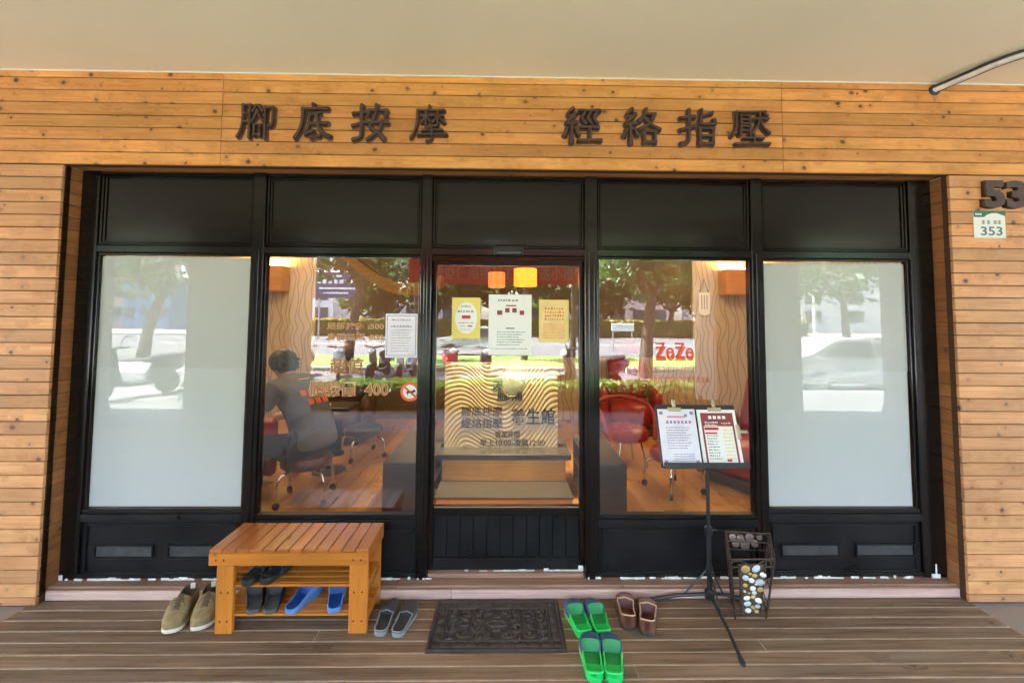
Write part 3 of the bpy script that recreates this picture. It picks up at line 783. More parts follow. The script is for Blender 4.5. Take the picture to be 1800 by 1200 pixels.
mat('suede_tan', (.25, .172, .075), rough=.85, var=.2, vscale=35, bump=.15, bscale=120)
mat('tan_in', (.10, .06, .035), rough=.8)
mat('sole_cream', (.66, .60, .47), rough=.6)
mat('lace_tan', (.11, .07, .035), rough=.8)
mat('rubber_black', (.018, .018, .018), rough=.5)
mat('rubber_blue', (.012, .06, .24), rough=.45)
mat('rubber_blue_light', (.10, .22, .48), rough=.5)
def croc_extra(t_, cen, yy):
    W, L = .098, .25
    for sd_ in (1, -1):                    # yellow flash line between sole and upper
        q = MB().tube([(cen(u) + sd_ * interp(US, WD, u) * W / 2 * 1.03, yy(u) * .99, .024 + .010 * max(0, u - .8) / .2) for u in (.35, .46, .54, .6, .68, .76, .84, .9, .95)], .0035, 6)
        q.build('trim', 'croc_yellow', t_, 60)
    # raised heel rim in bright green
    q = MB().tube([(cen(u) + s_ * interp(US, WD, u) * W / 2 * .96, yy(u) * .985, .022 + .018 * (1 - u / .5)) for s_, u in [(1, .42), (1, .3), (1, .2), (1, .12), (1, .06), (1, .02), (-1, .02), (-1, .06), (-1, .12), (-1, .2), (-1, .3), (-1, .42)]], .0065, 8)
    q.build('heel_rim', 'croc_green', t_, 60)
def crocs(loc, rz, lab, side):
    return shoe('clog', lab, 'green and blue clogs beside the mat', loc, rz, L=.25, W=.103, H=.078, open_u=.62, sole_h=.020, side=side,
         rim=[(0, .35), (.12, .33), (.3, .40), (.5, .62), (.62, .75), (.8, .55), (1, .3)], top=[(.5, 1.), (.62, 1.), (.75, .85), (.9, .6), (1, .4)],
         m_up='croc_blue', m_sole='croc_green', m_in='croc_green_in', m_heel='croc_green', split=.45, extra=croc_extra, cat='clog')
crocs((.402, -.262, .0008), 8, 'green and blue clog nearest the mat, left of the rear pair', -1)
crocs((.500, -.262, .0008), 7.5, 'green and blue clog right of the rear pair, beside the brown shoes', 1)
crocs((.427, -.522, .0008), -6, 'green and blue clog left of the front pair', -1)
crocs((.514, -.527, .0008), -6, 'green and blue clog right of the front pair, nearest the camera', 1)
def collar(m, W, L, H, sole_h, rim_end, r=.004, zf=None):
    def f(t_, cen, yy):
        us = [u for u in US if u <= rim_end]
        pr = [(cen(u) + interp(US, WD, u) * W / 2 * .93, yy(u) * .985, zf(u)) for u in reversed(us)] + [(cen(u) - interp(US, WD, u) * W / 2 * .93, yy(u) * .985, zf(u)) for u in us]
        e = pr[0]; s_ = pr[-1]
        mid = ((e[0] + s_[0]) / 2, e[1] + L * .04, e[2] + .006)
        MB().tube([mid] + pr + [mid], r, 7).build('collar', m, t_, 60)
    return f
for (x, y, rz, side, lab) in ((.680, -.208, -12, -1, 'brown leather slip on shoe, left of its pair near the stand'), (.776, -.248, -16, 1, 'brown leather slip on shoe, right of its pair near the stand')):
    shoe('slip_on_shoe', lab, 'brown slip on shoes', (x, y, .0008), rz, L=.24, W=.104, H=.092, open_u=.66, sole_h=.016, side=side,
         rim=[(0, .85), (.12, .72), (.3, .60), (.5, .66), (.66, .80), (.8, .5), (1, .3)], top=[(.6, 1.), (.7, .95), (.8, .7), (.9, .55), (1, .35)],
         m_up='leather_brown', m_sole='sole_dark', m_in='leather_in', extra=collar('leather_edge', .098, .245, .088, .016, .60, .0042, lambda u: .016 + .072 * interp([0, .12, .3, .5, .66], [.85, .72, .60, .66, .80], u)))
for (x, y, rz, side, lab) in ((-.618, -.242, -5, -1, 'dark grey slipper with pale sole, left of its pair by the bench'), (-.522, -.252, -8, 1, 'dark grey slipper with pale sole, right of its pair by the mat')):
    shoe('slipper', lab, 'grey slippers between bench and mat', (x, y, .0008), rz, L=.235, W=.088, H=.060, open_u=.55, sole_h=.022, side=side,
         rim=[(0, .20), (.12, .20), (.3, .3), (.5, .6), (.7, .5), (1, .3)], m_up='suede_grey', m_sole='sole_grey', m_in='insole_dark', cat='slipper',
         extra=collar('sole_grey', .088, .235, .06, .022, .5, .003, lambda u: .022 + .038 * interp([0, .12, .3, .5, .7], [.2, .2, .3, .6, .5], u)))
def laces(t_, cen, yy):
    L, W, H = .27, .1, .1
    tz = lambda u: .020 + .096 * interp([.5, .6, .75, .9], [1., .90, .66, .5], u) + .001
    q = MB()
    for u in (.44, .50, .56, .62, .68, .72): q.v += [(cen(u) - .013, yy(u), tz(u) - .0005), (cen(u), yy(u), tz(u) + .0015), (cen(u) + .013, yy(u), tz(u) - .0005)]
    for i in range(5):
        for k in range(2): q.f.append((i * 3 + k, i * 3 + k + 1, (i + 1) * 3 + k + 1, (i + 1) * 3 + k))
    q.build('tongue', 'tan_in', t_, 60)
    for i, u in enumerate((.54, .60, .66, .72)):
        hw = .026 - i * .002; z = .020 + .096 * interp([.5, .6, .75, .9], [1., .90, .66, .5], u) + .002
        MB().tube([(cen(u) - hw, yy(u), z - .010), (cen(u) - hw * .5, yy(u) + .004, z), (cen(u) + hw * .5, yy(u) - .002, z), (cen(u) + hw, yy(u) + .004, z - .010)], .0026, 6).build('lace', 'lace_tan', t_, 60)
    z = .108
    MB().tube([(cen(.56), yy(.56), z), (cen(.56) + .025, yy(.58), z + .008), (cen(.56) + .035, yy(.62), z - .012), (cen(.56) + .030, yy(.66), z - .025)], .0022, 6).build('lace', 'lace_tan', t_, 60)
    MB().tube([(cen(.56), yy(.56), z), (cen(.56) - .022, yy(.60), z + .006), (cen(.56) - .036, yy(.66), z - .022)], .0022, 6).build('lace', 'lace_tan', t_, 60)
    MB().box(cen(.0) - .012, cen(0) + .012, yy(.0) - .001, yy(.02), .085, .116, .003).build('heel_tab', 'sole_cream', t_)
for (x, y, rz, side, lab) in ((-1.722, -.222, 194, 1, 'tan suede laced sneaker furthest left on the deck'), (-1.605, -.205, 199, -1, 'tan suede laced sneaker beside the bench leg')):
    shoe('sneaker', lab, 'tan sneakers left of the bench', (x, y, .0008), rz, L=.255, W=.106, H=.116, open_u=.46, sole_h=.020, side=side,
         rim=[(0, .95), (.12, .86), (.3, .78), (.5, .9), (.7, .5), (1, .3)], top=[(.5, 1.), (.6, .9), (.75, .66), (.9, .5), (1, .34)],
         m_up='suede_tan', m_sole='sole_cream', m_in='tan_in', extra=laces, cat='sneaker')
# on the shelves
def strap(t_, cen, yy):
    MB().tube([(cen(.7) - .046, yy(.62), .022), (cen(.7) - .03, yy(.66), .05), (cen(.7), yy(.68), .060), (cen(.7) + .03, yy(.66), .05), (cen(.7) + .046, yy(.62), .022)], .009, 8, flat=.35).build('strap', 'rubber_black', t_, 60)
    MB().tube([(cen(.5) - .042, yy(.40), .022), (cen(.5) - .03, yy(.45), .052), (cen(.5), yy(.48), .062), (cen(.5) + .03, yy(.45), .052), (cen(.5) + .042, yy(.40), .022)], .008, 8, flat=.35).build('strap', 'rubber_black', t_, 60)
    MB().tube([(cen(.3) - .04, yy(.30), .024), (cen(.2) - .032, yy(.06), .05), (cen(.1), yy(.0), .056), (cen(.2) + .032, yy(.06), .05), (cen(.3) + .04, yy(.30), .024)], .006, 8, flat=.4).build('strap', 'rubber_black', t_, 60)
    MB().box(cen(.7) + .006, cen(.7) + .02, yy(.66), yy(.71), .059, .063, .001).build('buckle', 'chrome', t_)
for (x, y, z, rz, side, lab) in ((-1.305, -.238, .2412, -8, -1, 'black strappy sandal on the upper bench shelf, left of its pair'), (-1.215, -.225, .2412, -10, 1, 'black strappy sandal on the upper bench shelf, right of its pair')):
    shoe('sandal', lab, 'black sandals on the upper shelf', (x, y, z), rz, L=.225, W=.084, H=.055, band=(.60, .82), sole_h=.022, side=side, m_up='rubber_black', m_sole='rubber_black', m_in='insole_dark', extra=strap, cat='sandal')
for (x, y, rz, side, lab) in ((-1.330, -.222, 24, -1, 'charcoal clog on the lower bench shelf, next to the left leg'), (-1.235, -.220, 20, 1, 'charcoal clog on the lower bench shelf, left of the blue clogs')):
    shoe('clog', lab, 'charcoal clogs on the lower shelf', (x, y, .0962), rz, L=.24, W=.090, H=.078, open_u=.60, sole_h=.020, side=side,
         rim=[(0, .10), (.12, .12), (.3, .32), (.5, .6), (.62, .75), (.8, .55), (1, .3)], m_up='rubber_black', m_sole='sole_grey_dark', m_in='suede_grey', cat='clog')
for (x, y, rz, side, lab) in ((-1.065, -.225, -20, -1, 'blue clog lying askew on the lower bench shelf'), (-.905, -.218, 18, 1, 'blue clog standing straight beside the right bench leg')):
    shoe('clog', lab, 'blue clogs on the lower shelf', (x, y, .0962), rz, L=.235, W=.090, H=.080, open_u=.60, sole_h=.020, side=side,
         rim=[(0, .10), (.12, .14), (.3, .34), (.5, .65), (.62, .75), (.8, .55), (1, .3)], m_up='rubber_blue_light', m_sole='rubber_blue_light', m_in='rubber_blue', cat='clog')
for o in list(bpy.data.objects):
    if o.type == 'MESH' and o.name.split('.')[0] in ('upper', 'lining', 'sole', 'heel') and o.parent: flip_clean(o)

# ------------------------------------------------------------------ door mat with a raised scroll pattern
MX0, MX1, MY0, MY1 = -.376, .316, -.470, -.084
def mat_h(u, v):
    x = u * (MX1 - MX0); y = v * (MY1 - MY0); W_, H_ = MX1 - MX0, MY1 - MY0
    e = min(x, W_ - x, y, H_ - y)
    if e < .006: return .004
    if e < .020: return .011
    if e < .026: return .004
    if e < .066:                                   # border: a row of shell-like lobes
        side_h = min(y, H_ - y) <= min(x, W_ - x)
        s = x if side_h else y; L_ = W_ if side_h else H_
        t = (e - .026) / .040; k = 11 if side_h else 6
        ph = (s / L_ * k) % 1. - .5
        r = math.hypot(ph * 1.9, (t - .45) * 1.7)
        return .004 + (.009 * max(0, 1 - r * r * 1.1) ** .5 if r < .95 else .0) + (.003 if abs(r - 1.05) < .12 else 0)
    if e < .074: return .010
    if e < .080: return .004
    # field: mirrored scrolls round a centre boss
    a = abs(x - W_ / 2); b = abs(y - H_ / 2)
    best = .004
    for cx, cy, rr in ((0, 0, .055), (.095, .035, .036), (.095, .100, .030), (.165, .070, .040), (.235, .035, .034), (.235, .095, .026), (.165, .0, .028), (.05, .085, .03)):
        d = math.hypot(a - cx, b - cy)
        if d < rr:
            th = math.atan2(b - cy, a - cx); sp = math.sin(d / rr * 9. + th * (1 if cx else 4))
            best = max(best, .0045 + .007 * max(0, sp) + .003 * (1 - d / rr))
    return best + .0012 * math.sin(x * 260) * math.sin(y * 260)
mt = thing('door_mat', 'black rubber door mat with raised scroll pattern in front of the door', 'door mat', ((MX0 + MX1) / 2, (MY0 + MY1) / 2, 0))
q = MB().grid(170, 96, lambda u, v: (MX0 + u * (MX1 - MX0), MY0 + v * (MY1 - MY0), .001 + mat_h(u, v)))
q.build('tread_surface', 'rubber_mat', mt, 60)
MB().box(MX0, MX1, MY0, MY1, .001, .0035).build('backing', 'rubber_mat', mt)

# ------------------------------------------------------------------ music stand with two menus
SX, SY = 1.172, -.135
ms = thing('menu_stand', 'black tripod music stand holding two printed menus before the right window', 'stand', (SX, SY, 0))
MB().tube([(SX, SY, .045), (SX, SY, .42)], .0135, 12).build('pole', 'stand_black', ms, 40)
MB().tube([(SX, SY, .42), (SX, SY, .80)], .0100, 12).build('pole', 'stand_black', ms, 40)
MB().lathe([(.019, .395), (.021, .40), (.021, .435), (.016, .44)], (SX, SY, 0), 16).build('height_clamp', 'stand_black', ms, 40)
MB().tube([(SX + .018, SY, .418), (SX + .045, SY, .418)], [.006, .009], 8).build('clamp_knob', 'stand_black', ms, 40)
MB().lathe([(.020, .040), (.027, .046), (.027, .085), (.018, .095)], (SX, SY, 0), 16).build('leg_hub', 'stand_black', ms, 40)
for ex, ey in ((1.128, -.556), (.842, -.100), (1.372, -.100)):
    d = Vector((ex - SX, ey - SY, 0)); dn = d.normalized()
    lg = MB().tube([Vector((SX, SY, .066)) + dn * .022, Vector((SX, SY, .05)) + d * .55, Vector((ex, ey, .016))], .0095, 8).build('leg', 'stand_black', ms, 40)
    MB().tube([Vector((ex, ey, .016)) - dn * .035 + Vector((0, 0, .004)), Vector((ex, ey, .014)), Vector((ex, ey, .012)) + dn * .012], [.011, .0135, .010], 10).build('rubber_foot', 'rubber_black', lg, 50)
    MB().tube([Vector((SX, SY, .20)) + dn * .012, Vector((SX, SY, .06)) + d * .42], .005, 6).build('strut', 'stand_black', ms, 40)
MB().lathe([(.018, .185), (.020, .19), (.020, .215), (.015, .22)], (SX, SY, 0), 14).build('strut_collar', 'stand_black', ms, 40)
# desk: tilted back from its lip
TIL = R(18)
DC = Vector((1.143, SY - .022, .782))
DM = Matrix.Translation(DC) @ Matrix.Rotation(-TIL, 4, 'X')        # local x across, z up the desk, -y to the viewer
def dbox(name, m, parent, *bx, b=.002):
    q = MB()
    for c in bx: q.box(*c, b, xf=DM)
    return q.build(name, m, parent)
dbox('desk_plate', 'stand_black', ms, (-.244, .236, .004, .010, .0, .345))
dbox('desk_lip', 'stand_black', ms, (-.246, .240, -.050, .004, -.006, .002), (-.246, .240, -.052, -.046, -.010, .022))
dbox('desk_bracket', 'stand_black', ms, (.0, .05, .0102, .045, .02, .12))
def sheet(name, label, x0, x1, z0, z1, m, deco):
    t_ = thing(name, label, 'menu', tuple(DM @ Vector(((x0 + x1) / 2, 0, z0))), 'menus on the music stand')
    dbox('paper', m, t_, (x0, x1, -.0012, .0032, z0, z1), b=0)
    deco(t_, x0, x1, z0, z1)
    return t_
def rows(parent, name, m, lst, y=-.002):
    q = MB()
    for a in lst: q.box(a[0], a[1], y - .0004, y, a[2], a[3], 0, xf=DM)
    o = q.build(name, m, parent); o['kind'] = 'stuff'; return o
def dashes(x0, x1, z0, h, seed, wmin=.5, wmax=1.3):
    rnd = random.Random(seed); out = []; x = x0
    while x < x1 - h * .4:
        w_ = h * rnd.uniform(wmin, wmax); hh = h * rnd.uniform(.55, 1.); out.append((x, min(x1, x + w_), z0, z0 + hh)); x += w_ + h * rnd.uniform(.25, .7)
    return out
def deco_a(t_, x0, x1, z0, z1):
    w, h = x1 - x0, z1 - z0; X = lambda u: x0 + u * w; Z_ = lambda v: z0 + v * h
    rows(t_, 'title', 'ink_magenta', [(X(.24 + k * .055), X(.285 + k * .055), Z_(.845), Z_(.875)) for k in range(9)])
    rows(t_, 'print', 'ink_purple', [(X(.20 + k * .10), X(.26 + k * .10), Z_(.74), Z_(.79)) for k in range(7)] + sum([dashes(X(.18), X(.82 - .06 * (k % 3)), Z_(.66 - k * .045), .006, k) for k in range(9)], []) + sum([dashes(X(.3), X(.84), Z_(.2 - k * .04), .005, 30 + k) for k in range(4)], []))
    rows(t_, 'corner_ornament', 'ink_purple', [(X(a), X(a + .09), Z_(b), Z_(b + .06)) for a, b in ((.04, .90), (.86, .90), (.86, .04), (.04, .04))] + [(X(.70), X(.78), Z_(.86), Z_(.91))])
    q = MB().box(X(.10), X(.85), -.0026, -.0022, Z_(.0), Z_(.004), 0, xf=DM @ Matrix.Translation((X(.1), 0, Z_(.05))) @ Matrix.Rotation(R(-16), 4, 'Y') @ Matrix.Translation((-X(.1), 0, -Z_(0))))
    q.build('crease_line', 'ink_grey', t_)
def deco_b(t_, x0, x1, z0, z1):
    w, h = x1 - x0, z1 - z0; X = lambda u: x0 + u * w; Z_ = lambda v: z0 + v * h
    rows(t_, 'panel', 'ink_maroon', [(X(.08), X(.92), Z_(.70), Z_(.94)), (X(.08), X(.13), Z_(.06), Z_(.70)), (X(.87), X(.92), Z_(.06), Z_(.70))], -.0016)
    rows(t_, 'tint', 'ink_red', [(X(.60), X(.72), Z_(.08), Z_(.12)), (X(.14), X(.5), Z_(.63), Z_(.68)), (X(.14), X(.45), Z_(.56), Z_(.59))])
    rows(t_, 'title', 'paper_white', [(X(.28 + k * .12), X(.36 + k * .12), Z_(.83), Z_(.885)) for k in range(4)], -.0022)
    rows(t_, 'print', 'ink_grey', sum([dashes(X(.17), X(.48 - .05 * (k % 2)), Z_(.52 - k * .05), .008, 50 + k) for k in range(9)], []))
    rows(t_, 'prices', 'ink_yellow', sum([dashes(X(.60), X(.83), Z_(.74 - k * .062), .009, 80 + k) for k in range(11)], []), -.0022)
    rows(t_, 'light_print', 'paper_white', sum([dashes(X(.17), X(.5), Z_(.71 + .045 * k), .008, 95 + k) for k in range(2)], []), -.0022)
sheet('printed_menu', 'lilac printed menu sheet, left one on the music stand', -.232, -.010, .002, .318, 'paper_lilac', deco_a)
sheet('printed_menu', 'white and maroon price list, right one on the music stand', .002, .232, .002, .316, 'paper_white', deco_b)
def clip(lab, x, z, ang):
    t_ = thing('bulldog_clip', lab, 'clip', tuple(DM @ Vector((x, 0, z))), 'metal clips on the music stand')
    xf = DM @ Matrix.Translation((x, 0, z)) @ Matrix.Rotation(ang, 4, 'Y')
    MB().box(-.040, .040, -.007, .0032, -.016, .006, .003, xf=xf).build('jaw', 'clip_gold', t_)
    MB().box(-.010, .010, -.006, .006, .0062, .050, .003, xf=xf).build('tab', 'clip_gold', t_)
clip('brass clip on top of the lilac menu', -.130, .322, 0)
clip('brass clip on top of the maroon price list', .110, .322, 0)
clip('brass clip on the right edge of the price list', .2365, .19, R(90))

# ------------------------------------------------------------------ wrought iron umbrella basket with pebbles
ub = thing('umbrella_basket', 'brown iron umbrella basket with pebble panel beside the music stand', 'umbrella stand', (1.37, -.17, 0))
def lerp(a, b, t): return Vector(a) * (1 - t) + Vector(b) * t
top4 = [(1.232, -.258, .325), (1.478, -.252, .325), (1.545, -.100, .385), (1.290, -.095, .395)]
bot4 = [(1.262, -.240, .001), (1.432, -.238, .001), (1.475, -.115, .001), (1.310, -.115, .001)]
for a, b in zip(top4, bot4):
    MB().tube([a, lerp(a, b, .5), b], .0058, 6).build('corner_post', 'iron_brown', ub, 40)
def ring(t, r=.0045):
    p = [lerp(a, b, t) for a, b in zip(top4, bot4)]
    for i in range(4): MB().tube([p[i], p[(i + 1) % 4]], r, 6).build('rail', 'iron_brown', ub, 40)
for t in (.01, .14, .90): ring(t)
# wavy scroll wires along the top edges
for i in range(4):
    a, b = Vector(top4[i]), Vector(top4[(i + 1) % 4])
    pts = [a.lerp(b, k / 16) + Vector((0, 0, -.022 + .012 * math.sin(k / 16 * math.pi * 3))) for k in range(17)]
    MB().tube(pts, .0032, 5).build('scroll_wire', 'iron_brown', ub, 50)
for k, (u, v, r) in enumerate(((.15, .08, .020), (.34, .10, .024), (.55, .08, .026), (.22, .17, .022), (.45, .19, .028), (.68, .16, .022), (.78, .07, .018))):
    p = lerp(lerp(top4[3], top4[2], u), lerp(bot4[3], bot4[2], u), v)
    MB().lathe([(r * .7, -.003), (r, 0), (r * .7, .003)], n=12, xf=Matrix.Translation(p) @ Matrix.Rotation(R(80), 4, 'X')).build('disc', 'disc_brown', ub, 40)
    p = lerp(lerp(top4[1], top4[2], u), lerp(bot4[1], bot4[2], u), v * .9 + .05)
    MB().lathe([(r * .45, -.003), (r * .6, 0), (r * .45, .003)], n=12, xf=Matrix.Translation(p) @ Matrix.Rotation(R(90), 4, 'Y')).build('disc', 'disc_brown', ub, 40)
for t in (.25, .55, .8):
    p = [lerp(a, b, t) for a, b in zip(top4, bot4)]
    MB().tube([p[1], p[2]], .003, 5).build('rail', 'iron_brown', ub); MB().tube([p[2], p[3]], .003, 5).build('rail', 'iron_brown', ub); MB().tube([p[3], p[0]], .003, 5).build('rail', 'iron_brown', ub)
def fp(u, v, d=0.):                          # point on the front panel, u across, v down
    return lerp(lerp(top4[0], top4[1], u), lerp(bot4[0], bot4[1], u), v) + Vector((0, d, 0))
pc = [fp(.18, .10), fp(.82, .10), fp(.77, .89), fp(.22, .89)]
pn = MB().add([p + Vector((0, -.002, 0)) for p in pc] + [p + Vector((0, .010, 0)) for p in pc], [(0, 3, 2, 1), (4, 5, 6, 7), (0, 1, 5, 4), (1, 2, 6, 5), (2, 3, 7, 6), (3, 0, 4, 7)]).build('pebble_panel', 'stone_panel', ub)
for a, b in ((.185, .205), (.79, .775)):
    MB().tube([fp(a, .09, -.003), fp(b, .90, -.003)], .006, 6).build('panel_edge', 'iron_brown', ub)
PB = [(.33, .23, .034, 'g'), (.58, .225, .030, 'b'), (.76, .32, .026, 'w'), (.33, .36, .026, 'b'), (.55, .33, .018, 'g'), (.48, .40, .022, 'w'), (.70, .43, .034, 'b'), (.32, .47, .017, 'g'), (.52, .52, .022, 'w'), (.73, .535, .026, 'g'), (.56, .585, .018, 'b'),
      (.36, .66, .023, 'w'), (.54, .645, .017, 'g'), (.70, .70, .027, 'w'), (.38, .745, .025, 'b'), (.68, .785, .020, 'b'), (.54, .80, .018, 'g'), (.40, .845, .023, 'w'), (.66, .86, .016, 'g'), (.44, .30, .012, 'g'), (.60, .455, .010, 'w'), (.30, .56, .011, 'b'), (.42, .585, .011, 'g')]
for u, v, r, c in PB:
    v = .12 + (v - .19) * 1.12
    p = fp(u, v, -.004); an = random.uniform(-.5, .5)
    xf = Matrix.Rotation(an, 3, 'Y')
    MB().ball(p, (r * random.uniform(.72, .85), .006, r * random.uniform(.5, .62)), 10, 6, xf=xf).build('pebble', {'g': 'pebble_gold', 'b': 'pebble_blue', 'w': 'pebble_white'}[c], pn, 80)

# ------------------------------------------------------------------ the street behind the camera (seen in the glass)
mat('asphalt', (.085, .084, .082), rough=.85, var=.15, vscale=.8)
mat('pavement_grey', (.12, .117, .113), rough=.7, var=.15, vscale=3)
mat('kerb_concrete', (.34, .33, .31), rough=.85, var=.15, vscale=3)
mat('road_paint', (.75, .75, .72), rough=.7, var=.1, vscale=4)
mat('grass_green', (.10, .19, .028), rough=.9, var=.35, vscale=2.5, bump=.5, bscale=30)
mat('column_tile', (.30, .28, .25), rough=.5, var=.08, vscale=2)
mat('bark', (.11, .082, .062), rough=.9, var=.3, vscale=8, bump=.6, bscale=18)
leaf_mat('leaf_mid', (.035, .085, .018), (.10, .19, .045))
leaf_mat('leaf_dark', (.02, .055, .015), (.06, .12, .03))
leaf_mat('leaf_hedge', (.05, .12, .015), (.13, .24, .03), scale=4)
leaf_mat('leaf_yellow', (.22, .20, .03), (.42, .34, .05), scale=3)
mat('wall_blue', (.06, .16, .40), rough=.6)
mat('wall_pink', (.48, .36, .33), rough=.8, var=.1, vscale=.5)
mat('wall_grey', (.38, .38, .38), rough=.8, var=.1, vscale=.5)
mat('wall_pale', (.60, .60, .58), rough=.8, var=.08, vscale=.5)
mat('far_window', (.05, .065, .08), rough=.15)
mat('sign_navy', (.025, .05, .11), rough=.4)
mat('car_white', (.55, .56, .57), rough=.25, coat=.6)
mat('car_glass', (.02, .025, .03), rough=.08)
mat('scooter_black', (.015, .015, .017), rough=.25, coat=.6)
mat('scooter_red', (.42, .02, .02), rough=.25, coat=.6)
mat('scooter_silver', (.45, .46, .48), rough=.3, metal=.5)
mat('tyre', (.02, .02, .02), rough=.8)

RZ = -.32
struct(MB().box(-400, 400, -500, 120, RZ - .4, RZ).build('road', 'asphalt'))
for a in ((-40, DX0 - .002, -3.6, -.0985), (DX1 + .002, 40, -3.6, -.0985), (-40, 40, -7.0, -3.603)):
    struct(MB().box(a[0], a[1], a[2], a[3], RZ + .002, -.012).build('pavement', 'pavement_tile' if a[3] > -3 else 'pavement_grey'))
struct(MB().box(-40, 40, -7.16, -7.002, RZ + .002, -.010, .01).build('kerb', 'kerb_concrete'))
struct(MB().box(-9.5, 40, -17.5, -12.8, RZ + .002, RZ + .14, .02).build('verge', 'kerb_concrete'))
struct(MB().box(-9.3, 39.8, -17.3, -13.0, RZ + .10, RZ + .16).build('lawn', 'grass_green'))
struct(MB().box(-60, 60, -52, -40, RZ + .002, RZ + .14, .02).build('pavement', 'pavement_tile'))
mk = struct(MB().box(-60, 60, -28.1, -27.95, RZ + .004, RZ + .008).build('road_marking', 'road_paint'))
cw = MB()
for k in range(9):
    MB().box(-16.6 + .8 * k, -16.15 + .8 * k, -15.4, -12.2, RZ + .004, RZ + .008).build('crossing_stripe', 'road_paint', mk)

CN = [(-4.90, -3.32, 'left of the shop opening'), (3.30, 4.66, 'right of the shop opening'), (-9.4, -6.70, 'at the far left'), (6.60, 9.2, 'at the far right')]
for x0, x1, w_ in CN:
    t_ = thing('arcade_column', 'grey square arcade column behind the viewer, ' + w_, 'column', ((x0 + x1) / 2, -4.4, -.01), 'arcade columns along the pavement')
    MB().box(x0, x1, -4.8, -4.0, -.010, 2.95, .02).build('shaft', 'column_tile', t_)
    MB().box(x0 - .015, x1 + .015, -4.815, -3.985, -.0095, .14, .01).build('skirting', 'kerb_concrete', t_)
struct(MB().box(-16, 16, -4.95, -3.95, 2.9505, CZ - .001).build('ceiling_beam', 'ceiling_paint'))

ub_ = thing('building_above', 'upper floors of the building over the arcade', 'building', (0, 2, 3.4))
MB().box(-18, 18, -5.2, 9, 3.377, 14.5, .05).build('wall', 'wall_pale', ub_)
# red banner strung under the beam, printed towards the street
m = bpy.data.materials.new('banner_red'); m.use_nodes = True; t = m.node_tree
p = t.nodes['Principled BSDF']; p.inputs['Base Color'].default_value = (.50, .03, .035, 1); p.inputs['Roughness'].default_value = .6
tl = t.nodes.new('ShaderNodeBsdfTranslucent'); tl.inputs[0].default_value = (.62, .03, .03, 1)
mxs = t.nodes.new('ShaderNodeMixShader'); mxs.inputs[0].default_value = .22
t.links.new(p.outputs[0], mxs.inputs[1]); t.links.new(tl.outputs[0], mxs.inputs[2]); t.links.new(mxs.outputs[0], t.nodes['Material Output'].inputs[0])
MATS['banner_red'] = m
mat('banner_white', (.78, .72, .70), rough=.6)
bnr = thing('street_banner', 'long red banner with white characters hanging under the arcade beam', 'banner', (0, -4.9, 2.2))
MB().grid(40, 5, lambda u, v: (-1.72 + 3.36 * u, -4.985 + .01 * math.sin(u * 14), 2.22 + .62 * v)).build('cloth', 'banner_red', bnr, 60)
text('lettering', '歡迎使用振興五倍券送小禮物', -1.32, 1.45, 2.285, 2.525, -4.972, bnr, offset=.012, m='banner_white')
for x in (-1.70, 1.62): MB().tube([(x, -4.985, 2.82), (x, -4.955, 2.95)], .006, 6).build('tie', 'caulk', bnr)

# trees
def make_tree(label, x, y, h, r, m, trunk_r=.16, n=1500, leaf=.20, lean=.0, seed=0, z0=RZ, group='street trees seen in the glass', clear=.45):
    rnd = random.Random(seed)
    t_ = thing('street_tree', label, 'tree', (x, y, z0), group)
    th = h * clear
    tr = MB(); base = Vector((x, y, z0))
    topp = base + Vector((lean, rnd.uniform(-.2, .2), th))
    tr.tube([base, base + Vector((lean * .25, 0, th * .4)), topp], [trunk_r * 1.25, trunk_r, trunk_r * .8], 9)
    tips = []
    for k in range(7):
        a = k * 2.4 + rnd.random(); d = Vector((math.cos(a), math.sin(a), 0)) * r * rnd.uniform(.45, .85)
        e = topp + d + Vector((0, 0, (h - th) * rnd.uniform(.25, .8)))
        mid = topp.lerp(e, .5) + Vector((0, 0, .15))
        tr.tube([topp - Vector((0, 0, .15)), mid, e], [trunk_r * .5, trunk_r * .3, .02], 6); tips += [mid, e]
        e2 = mid + Vector((rnd.uniform(-1, 1), rnd.uniform(-1, 1), rnd.uniform(.2, .8))) * r * .45
        tr.tube([mid, e2], [trunk_r * .25, .015], 5); tips.append(e2)
    tr.build('trunk', 'bark', t_, 50)
    q = MB()
    cl = [(tp, rnd.uniform(.28, .5) * r) for tp in tips] + [(topp + Vector((rnd.uniform(-1, 1) * r * .7, rnd.uniform(-1, 1) * r * .7, rnd.uniform(.1, 1) * (h - th))), rnd.uniform(.2, .38) * r) for _ in range(16)]
    for k in range(n):
        c, cr_ = cl[k % len(cl)]
        v = Vector((rnd.gauss(0, 1), rnd.gauss(0, 1), rnd.gauss(0, .75))); v = v.normalized() * cr_ * rnd.random() ** .45
        pos = c + v; a = Vector((rnd.gauss(0, 1), rnd.gauss(0, 1), rnd.gauss(0, 1))).normalized(); b = a.orthogonal().normalized(); s = leaf * rnd.uniform(.6, 1.3)
        q.add([pos - a * s, pos - b * s * .45, pos + a * s, pos + b * s * .45], [(0, 1, 2, 3)])
    q.build('crown', m, t_)
    return t_
make_tree('leaning dark trunked tree seen reflected in the right window', 4.6, -11.5, 6.5, 2.3, 'leaf_mid', .20, 3000, .17, .3, 1, clear=.42)
make_tree('dark trunked tree seen reflected in the left window', -5.4, -12.2, 6.0, 2.0, 'leaf_dark', .17, 2800, .16, .5, 2, clear=.5)
make_tree('broad green tree seen reflected in the left frosted pane', -16.6, -17.5, 7.5, 3.2, 'leaf_mid', .22, 2200, .20, .6, 3, clear=.38)
make_tree('green tree seen reflected in the right frosted pane', 14.6, -15.6, 7.0, 3.0, 'leaf_mid', .15, 2000, .18, 0, 4, clear=.40)
